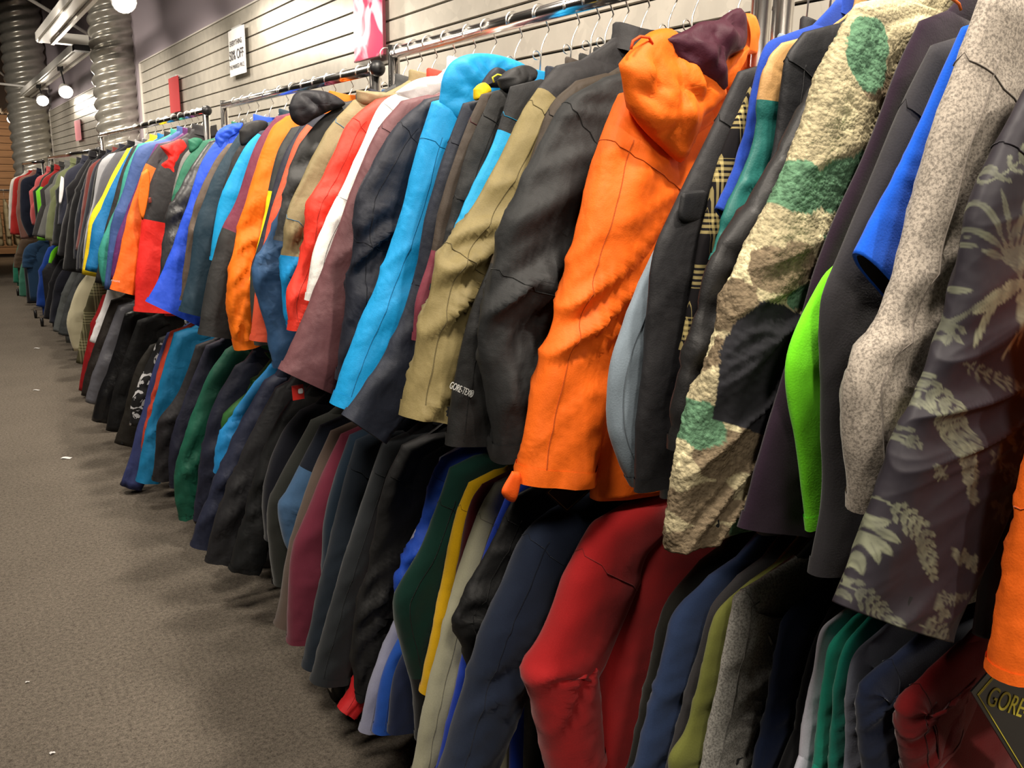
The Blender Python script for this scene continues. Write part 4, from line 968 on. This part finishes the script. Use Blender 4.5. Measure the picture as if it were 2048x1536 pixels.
LOWFAR = [
 ('black and white camouflage print jacket, lower rail', 'ski_jacket', 'jacket', 4.88, [(318, 675), (292, 730), (264, 800), (258, 850)], (40, 40, 42), 'bw'),
 ('dark floral patterned jacket with khaki patch', 'ski_jacket', 'jacket', 5.08, [(300, 690), (270, 740), (246, 830), (228, 885)], (52, 48, 42), 'shell'),
 ('long black jacket right of the glossy black one', 'ski_jacket', 'jacket', 5.35, [(275, 640), (240, 740), (222, 800), (212, 860)], (26, 26, 28), 'shell'),
 ('glossy black jacket in the dark lower group', 'ski_jacket', 'jacket', 5.65, [(250, 625), (222, 720), (195, 790), (182, 840)], (28, 28, 32), 'sheen'),
 ('shiny steel grey print jacket, lower rail', 'ski_jacket', 'jacket', 6.05, [(236, 610), (210, 680), (184, 750), (170, 803)], (104, 104, 112), 'sheen'),
 ('brown-black jacket behind the shiny grey one', 'ski_jacket', 'jacket', 6.45, [(222, 600), (196, 670), (172, 740), (162, 790)], (48, 40, 36), 'shell'),
 ('bright white jacket sleeve low in the far rack', 'ski_jacket', 'jacket', 6.75, [(216, 575), (205, 610), (190, 650), (178, 682)], (236, 234, 236), 'shell'),
 ('crimson jacket edge beside the bright white sleeve', 'ski_jacket', 'jacket', 7.05, [(205, 590), (180, 660), (165, 730), (157, 780)], (160, 24, 30), 'shell'),
 ('olive plaid shirt on the lower rail', 'plaid_shirt', 'shirt', 7.35, [(190, 560), (172, 610), (160, 680), (152, 725)], (78, 74, 54), 'plaid'),
 ('cream jacket with rounded elbow on the far lower rail', 'fleece_jacket', 'fleece jacket', 7.8, [(176, 545), (152, 580), (134, 640), (140, 680), (148, 702)], (214, 206, 174), 'fleece'),
 ('dark grey jacket left of the cream one', 'fleece_jacket', 'fleece jacket', 8.25, [(160, 540), (140, 580), (122, 640), (116, 668)], (74, 78, 80), 'shell'),
 ('smoke grey jacket farther left of the cream one', 'fleece_jacket', 'fleece jacket', 8.7, [(148, 535), (126, 580), (112, 630), (106, 662)], (90, 94, 94), 'shell'),
 ('dark navy trousers-length coat on the far lower rail', 'winter_coat', 'coat', 9.2, [(132, 530), (112, 560), (102, 610), (98, 645)], (44, 46, 58), 'fleece'),
 ('black coat on the far lower rail near the wheels', 'winter_coat', 'coat', 9.7, [(120, 520), (104, 550), (92, 600), (86, 636)], (42, 42, 48), 'fleece'),
 ('dark sweater with fluorescent green flash', 'sweater', 'sweater', 10.2, [(110, 495), (102, 505), (97, 525), (94, 560)], (120, 220, 40), 'fleece'),
 ('cobalt blue track top above the black wheels', 'track_jacket', 'jacket', 10.6, [(96, 495), (86, 520), (76, 570), (72, 612)], (36, 72, 160), 'fleece'),
 ('dark denim shirt above the left black wheels', 'shirt', 'shirt', 12.0, [(58, 488), (48, 500), (44, 520), (44, 535)], (44, 72, 104), 'fleece'),
 ('charcoal trousers hanging behind the black wheels', 'trousers', 'trousers', 12.4, [(62, 500), (54, 540), (52, 580), (54, 606)], (56, 54, 60), 'fleece'),
 ('sage green towel-like top at the far lower end', 'sweater', 'sweater', 12.9, [(48, 510), (40, 540), (38, 565), (39, 592)], (72, 132, 112), 'fleece'),
 ('brown and white jacket at the last rack, lower rail', 'track_jacket', 'jacket', 13.4, [(40, 480), (34, 500), (28, 515), (27, 535)], (96, 80, 66), 'fleece'),
 ('teal sleeve at the very end of the lower rail', 'sweater', 'sweater', 13.8, [(36, 490), (28, 520), (26, 540), (27, 565)], (48, 130, 104), 'fleece'),
]
for (lab, nm, cat, Y, sil, col, kd) in LOWFAR:
    kw = {}
    if kd == 'bw': kw = dict(mat=bw_camo(), kind='shell')
    elif kd == 'plaid': kw = dict(mat=plaid((78, 74, 54), (150, 146, 112), .35), kind='knit')
    else: kw = dict(kind=kd)
    if 'fluorescent' in lab: kw['bcol'] = (50, 50, 56)
    G('L', nm, cat, lab, Y, sil, col, rough=.014, b=.05 if Y > 5.5 else .036, aw=(.03, .03, .02) if 'fluorescent' in lab else (.08, .085, .07), **kw)


def build_all():
    for tier in 'TL':
        gs = sorted([g for g in GARMENTS if g['tier'] == tier], key=lambda g: g['Y'])
        for i, g in enumerate(gs):
            gp = g['Y'] - gs[i - 1]['Y'] if i else 0.12
            gn = gs[i + 1]['Y'] - g['Y'] if i + 1 < len(gs) else 0.12
            g['b'] = g.get('b') or max(0.012, min(0.045, 0.49 * min(gp, gn)))
            g['gap'] = (gp, gn)
            make(g, i)

def make(g, idx):
    Y = g['Y']; tier = g['tier']
    sil = [P(u, v, Y) for u, v in g['sil']]
    seed = 3.7 * idx + (50 if tier == 'L' else 0)
    kind = g.get('kind', 'shell')
    rough = g.get('rough', {'shell': 0.016, 'quilt': 0.012, 'sheen': 0.016}.get(kind, 0.007))
    b = g['b']
    X0 = sil[0][0]
    tana = (X0 / Y); ca = math.cos(math.atan(tana)); sa = math.sin(math.atan(tana))
    aw = g.get('aw') or ((0.082, 0.072, 0.056) if not g.get('short') else (0.085, 0.095, 0.095))
    a_ = aw[1]; k_sup = math.sqrt(a_ ** 2 * ca ** 2 + b ** 2 * sa ** 2) / (a_ * ca)
    near = Y < 2.2; far = Y > 4.6
    res = g.get('res') or ((64, 28) if near else ((40, 20) if not far else (24, 14)))
    bres = g.get('bres') or ((36, 44) if near else ((26, 28) if not far else (18, 20)))
    t = empty(g['name'], (XR, Y, 0))
    quilt = 0.22 * b if kind == 'quilt' else 0.0; fluff = g.get('fluff', 0.0)
    cols = g['col'] if isinstance(g['col'], list) else [g['col']]
    mk = g.get('mat')
    def mat(c): return mk if mk else fabric(c, kind if kind in ('shell', 'quilt', 'fleece', 'knit', 'heather', 'sheen') else 'fleece')
    mats = [mat(c) for c in cols]
    if g.get('mats'): mats = g['mats']
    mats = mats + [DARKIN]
    rings, T, tt, cl = sleeve(sil, Y, b, seed, aw, rough, res, quilt=quilt, fluff=fluff, k_sup=k_sup, elbow=g.get('elbow', 0.6))
    zc = [P(u, v, Y)[1] for u, v in g.get('brk', [])]   # colour breaks as heights
    def zmat(z):
        for i, s in enumerate(zc):
            if z > s: return i
        return len(zc)
    base_mats = [min(zmat(r[:, 2].mean()), len(mats) - 2) if zc else 0 for r in rings]
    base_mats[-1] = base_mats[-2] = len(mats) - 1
    # per-face tilt for colour breaks
    mb = MB(); mb.grid(rings, True, base_mats)
    so = mb.build('sleeve', mats, t)
    if g.get('paint'): g['paint'](so, Y)
    if near and kind in ('shell', 'sheen', 'heather', 'fleece') and g.get('seam', True):
        k_ = rings.shape[1]; j_ = int(k_ * g.get('seamj', .66))
        n_ = rings.shape[0]
        ln = [tuple(rings[i][j_] + np.array([-.0004, -.0006, 0])) for i in range(int(n_ * .12), n_ - 3)]
        dk = tuple(int(x * .74) for x in cols[-1][:3])
        mb = MB(); 
        if idx % 3 != 1: mb.tube(ln, 0.0008, 5)
        for f_ in ((0.17,) if (kind != 'shell' or idx % 2) else (0.17, 0.57)):
            i_ = int(n_ * f_); rg = [tuple(rings[min(n_ - 4, i_ + int(n_ * .03 * math.cos(2 * math.pi * q / k_)))][q % k_] * 1.0 + np.array([0, 0.0008 * (1 if q % k_ < k_ / 2 else -1), 0])) for q in range(int(k_ * .44), k_ + int(k_ * .06))]
            mb.tube(rg, 0.0008, 5)
        mb.build('seam', fabric(dk, 'knit'), t)
    # mirrored wall side sleeve hangs straighter
    if not g.get('one'):
        s0 = sil[0]; W = XR - s0[0]; hgt = s0[1] - sil[-1][1]
        ms = [(XR - W, s0[1]), (XR - W - 0.025, s0[1] - hgt * 0.35), (XR - W - 0.05, s0[1] - hgt * 0.7), (XR - W - 0.04, s0[1] - hgt)]
        ms = [(max(x, 2 * XR - XW + 0.05), z) for x, z in ms]
        r2, _, _, _ = sleeve(ms, Y, b * 0.9, seed + 9, aw, rough * 0.7, (24, 14), quilt=quilt)
        r2[:, :, 0] = 2 * XR - r2[:, :, 0]
        bm = [min(zmat(r[:, 2].mean()), len(mats) - 2) if zc else 0 for r in r2]; bm[-1] = bm[-2] = len(mats) - 1
        mb = MB(); mb.grid(r2[:, ::-1], True, bm); so2 = mb.build('sleeve', mats, t)
        if g.get('paint'): g['paint'](so2, Y)
    # body
    L_ = {'T': 0.66, 'L': 0.72}[tier]
    zh = g.get('hem') or max(sil[0][1] - L_, {'T': 1.13, 'L': 0.16}[tier])
    W2 = g.get('W2', 0.245)
    br = body_rings(sil[0], zh, Y, b * 0.92, seed, rough, W2, bres, quilt=quilt, fluff=fluff)
    bc = g.get('bcol')
    bmats = [fabric(bc, 'shell'), DARKIN] if bc else mats
    bm = [0 if bc else (min(zmat(r[:, 2].mean()), len(mats) - 2) if zc else 0) for r in br]; bm[-1] = bm[-2] = len(bmats) - 1
    mb = MB(); mb.grid(br, True, bm); bo = mb.build('body', bmats, t)
    if g.get('paint') and not bc: g['paint'](bo, Y)
    collar_obj(sil[0], Y, b, bmats[0] if not g.get('paint') else fabric(g.get('collar', (60, 60, 60)), 'fleece'), t)
    # cuff band
    if not g.get('short') and not far and g.get('cuff', True):
        pts, aa = cl
        n = len(rings) - 2; i0 = int(n * 0.955)
        cr = rings[i0:n].copy(); ctr = cr.mean(axis=1, keepdims=True); cr = ctr + (cr - ctr) * 1.035
        mb = MB(); mb.grid(cr, False)
        cm = fabric(g['cuffcol'], 'shell') if g.get('cuffcol') else mats[base_mats[i0]]
        if not g.get('paint'): mb.build('cuff', cm, t)
    for h in g.get('hood', []):
        poly, hc, th, dy = h[:4]
        hk = h[4] if len(h) > 4 else 'hood'
        pillow(poly, Y + dy, th, hk, fabric(hc, kind if kind != 'quilt' else 'shell') if isinstance(hc, tuple) else hc, t, seed, 0.014 if th > 0.02 else 0.004)
    if g.get('fx'): g['fx'](t, Y, b)
    tag(t, g['label'], g['cat'], 'garments hanging on the top rail' if tier == 'T' else 'garments hanging on the lower rail')
    if tier == 'T' and Y < 9:
        hanger(Y, 'chrome hanger holding the ' + ' '.join(g['label'].split()[:11]), 'chrome hangers on the top rail', wide=max(.3, min(1.0, (XR - sil[0][0] - .035) / .16)))

build_all()

# ------------------------------------------------------------------ hang tags and floor scraps
def card(name, label, cat, quad, Y, mat, th=0.0018, border=None, text=None):
    pts = [P(u, v, Y) for u, v in quad]; c = np.mean(pts, axis=0)
    t = empty(name, (c[0], Y, c[1]))
    mb = MB(); vs = [(x, Y + s * th / 2, z) for s in (-1, 1) for x, z in pts]
    mb.add(vs, [(0, 1, 2, 3), (7, 6, 5, 4), (0, 4, 5, 1), (1, 5, 6, 2), (2, 6, 7, 3), (3, 7, 4, 0)]); mb.build('card', mat, t, False)
    if border:
        mb = MB(); inn = [c + (np.array(p) - c) * 0.9 for p in pts]; in2 = [c + (np.array(p) - c) * 0.87 for p in pts]
        for i in range(4):
            j = (i + 1) % 4
            q = [inn[i], inn[j], in2[j], in2[i]]
            vs = [(x, Y - th / 2 - dy, z) for dy in (0.0002, 0.0008) for x, z in q]
            mb.add(vs, [(0, 3, 2, 1), (4, 5, 6, 7), (0, 1, 5, 4), (2, 3, 7, 6), (1, 2, 6, 5), (3, 0, 4, 7)])
        mb.build('printed_border', border, t, False)
    top = max(pts, key=lambda p: p[1])
    mb = MB(); mb.tube([(top[0], Y, top[1] - 0.004), (top[0] + 0.008, Y + 0.004, top[1] + 0.035), (top[0] + 0.02, Y + 0.02, top[1] + 0.075)], 0.0008, 5); mb.build('tag_string', BLACKP, t)
    if text: plane_text(t, text[0], text[1], text[2], Y - th / 2 - 0.0006, border, text[3])
    return tag(t, label, cat)
BLACKCARD = simple('black_card', (18, 18, 20), 0.35)
card('hang_tag', 'black card tag edged in yellow, below the orange sleeve at bottom right', 'tag', ((1941, 1383), (2022, 1290), (2130, 1452), (2062, 1580)), .405, BLACKCARD, border=YELLOWINK, text=('GORE-TEX', (1976, 1392), (2100, 1440), .030))
card('hang_tag', 'black card tag with gold edge peeking below the orange ski jacket', 'tag', ((1133, 1024), (1090, 985), (1135, 940), (1182, 980)), 1.135, BLACKCARD, border=simple('gold_ink', (150, 130, 60), 0.6))
t = card('hang_tag', 'small red price tag hanging below the plum brown jacket', 'tag', ((583, 772), (606, 768), (609, 797), (586, 801)), 1.872, REDP)
patch(t, ((596, 778), (605, 777), (606, 786), (597, 787)), 1.868, 0.0008, 'price_sticker', PAPER)
def scrap(u, v, w_, d_, rot, label):
    r = ray(u, v); r = r / r[2] * (-CAM_Z)
    mb = MB(); n = 4; vs = []
    for s in (0, 1):
        for i in range(n + 1):
            for j in (0, 1): vs.append((-w_ / 2 + w_ * i / n, (-0.5 + j) * d_, 0.003 + s * 0.0012 + 0.002 * math.sin(i * 1.3)))
    fs = []
    for i in range(n): a = i * 2; fs += [(a, a + 1, a + 3, a + 2), (a + 10, a + 12, a + 13, a + 11), (a, a + 2, a + 12, a + 10), (a + 1, a + 11, a + 13, a + 3)]
    fs += [(0, 10, 11, 1), (8, 9, 19, 18)]
    mb.add(vs, fs); o = mb.build('paper_scrap', PAPER, smooth=False); o.location = (r[0], r[1], 0.001); o.rotation_euler = (0, 0, rot)
    tag(o, label, 'paper scrap')
scrap(133, 917, .055, .03, -.55, 'largest white paper scrap lying on the open carpet')
scrap(74, 697, .05, .025, -.5, 'white paper scrap on the carpet below the farthest wheels')
scrap(73, 781, .045, .016, -.5, 'thin paper scrap on the carpet between the other two')
scrap(105, 1508, .014, .009, .3, 'tiny white crumb of paper at the bottom left of the carpet')
scrap(55, 1366, .012, .006, .3, 'tiny paper fleck near the left edge of the carpet')

# ------------------------------------------------------------------ cross rack at the far left
YC = 16.3
t = empty('clothes_rack', (0.6, YC, 0))
mb = MB(); mb.tube([(-0.25, YC, 1.42), (1.36, YC, 1.42)], 0.017, 12); mb.build('top_rail', CHROME, t)
for x in (-0.25, 1.36):
    mb = MB(); mb.tube([(x, YC, 0.1), (x, YC, 1.44)], 0.016, 10); mb.build('post', CHROME, t)
    mb = MB(); mb.box((x, YC, 0.1), (0.03, 0.5, 0.03)); mb.build('foot', BLACKP, t, False)
    for s in (-.22, .22):
        mb = MB(); mb.tube([(x - .013, YC + s, .042), (x + .013, YC + s, .042)], .04, 14); mb.build('wheel', BLACKP, t)
tag(t, 'chrome rack standing crosswise at the far left end of the aisle', 'clothes rack')
BEIGE = plaid((196, 178, 140), (150, 132, 98), .6)
for k in range(7):
    x = 0.42 + k * 0.12
    t = empty('checked_shirt', (x, YC, 0))
    br = body_rings((XR - .22, 1.22), .56, 0, .04, k * 3.1, .02, .24, (18, 20))
    q = br.copy(); q[:, :, 0] = x + br[:, :, 1]; q[:, :, 1] = YC + (br[:, :, 0] - XR)
    mb = MB(); mb.grid(q); mb.build('body', BEIGE, t)
    r2, _, _, _ = sleeve([(XR - .24, 1.22), (XR - .27, .95), (XR - .28, .7)], 0, .035, k * 1.3, (.07, .06, .05), .01, (18, 12))
    q = r2.copy(); q[:, :, 0] = x + r2[:, :, 1]; q[:, :, 1] = YC + (r2[:, :, 0] - XR)
    mb = MB(); mb.grid(q); mb.build('sleeve', BEIGE, t)
    tag(t, 'beige checked shirt on the crosswise rack at the far left', 'shirt', 'beige shirts on the crosswise rack')
    h = empty('wire_hanger', (x, YC, 1.4215)); h.rotation_euler = (0, 0, math.pi / 2)
    for p in H:
        c = p.copy(); COL.objects.link(c); c.parent = h; c.location = (0, 0, 0)
    tag(h, 'chrome hanger holding a beige checked shirt at the far left', 'hanger', 'hangers on the crosswise rack')
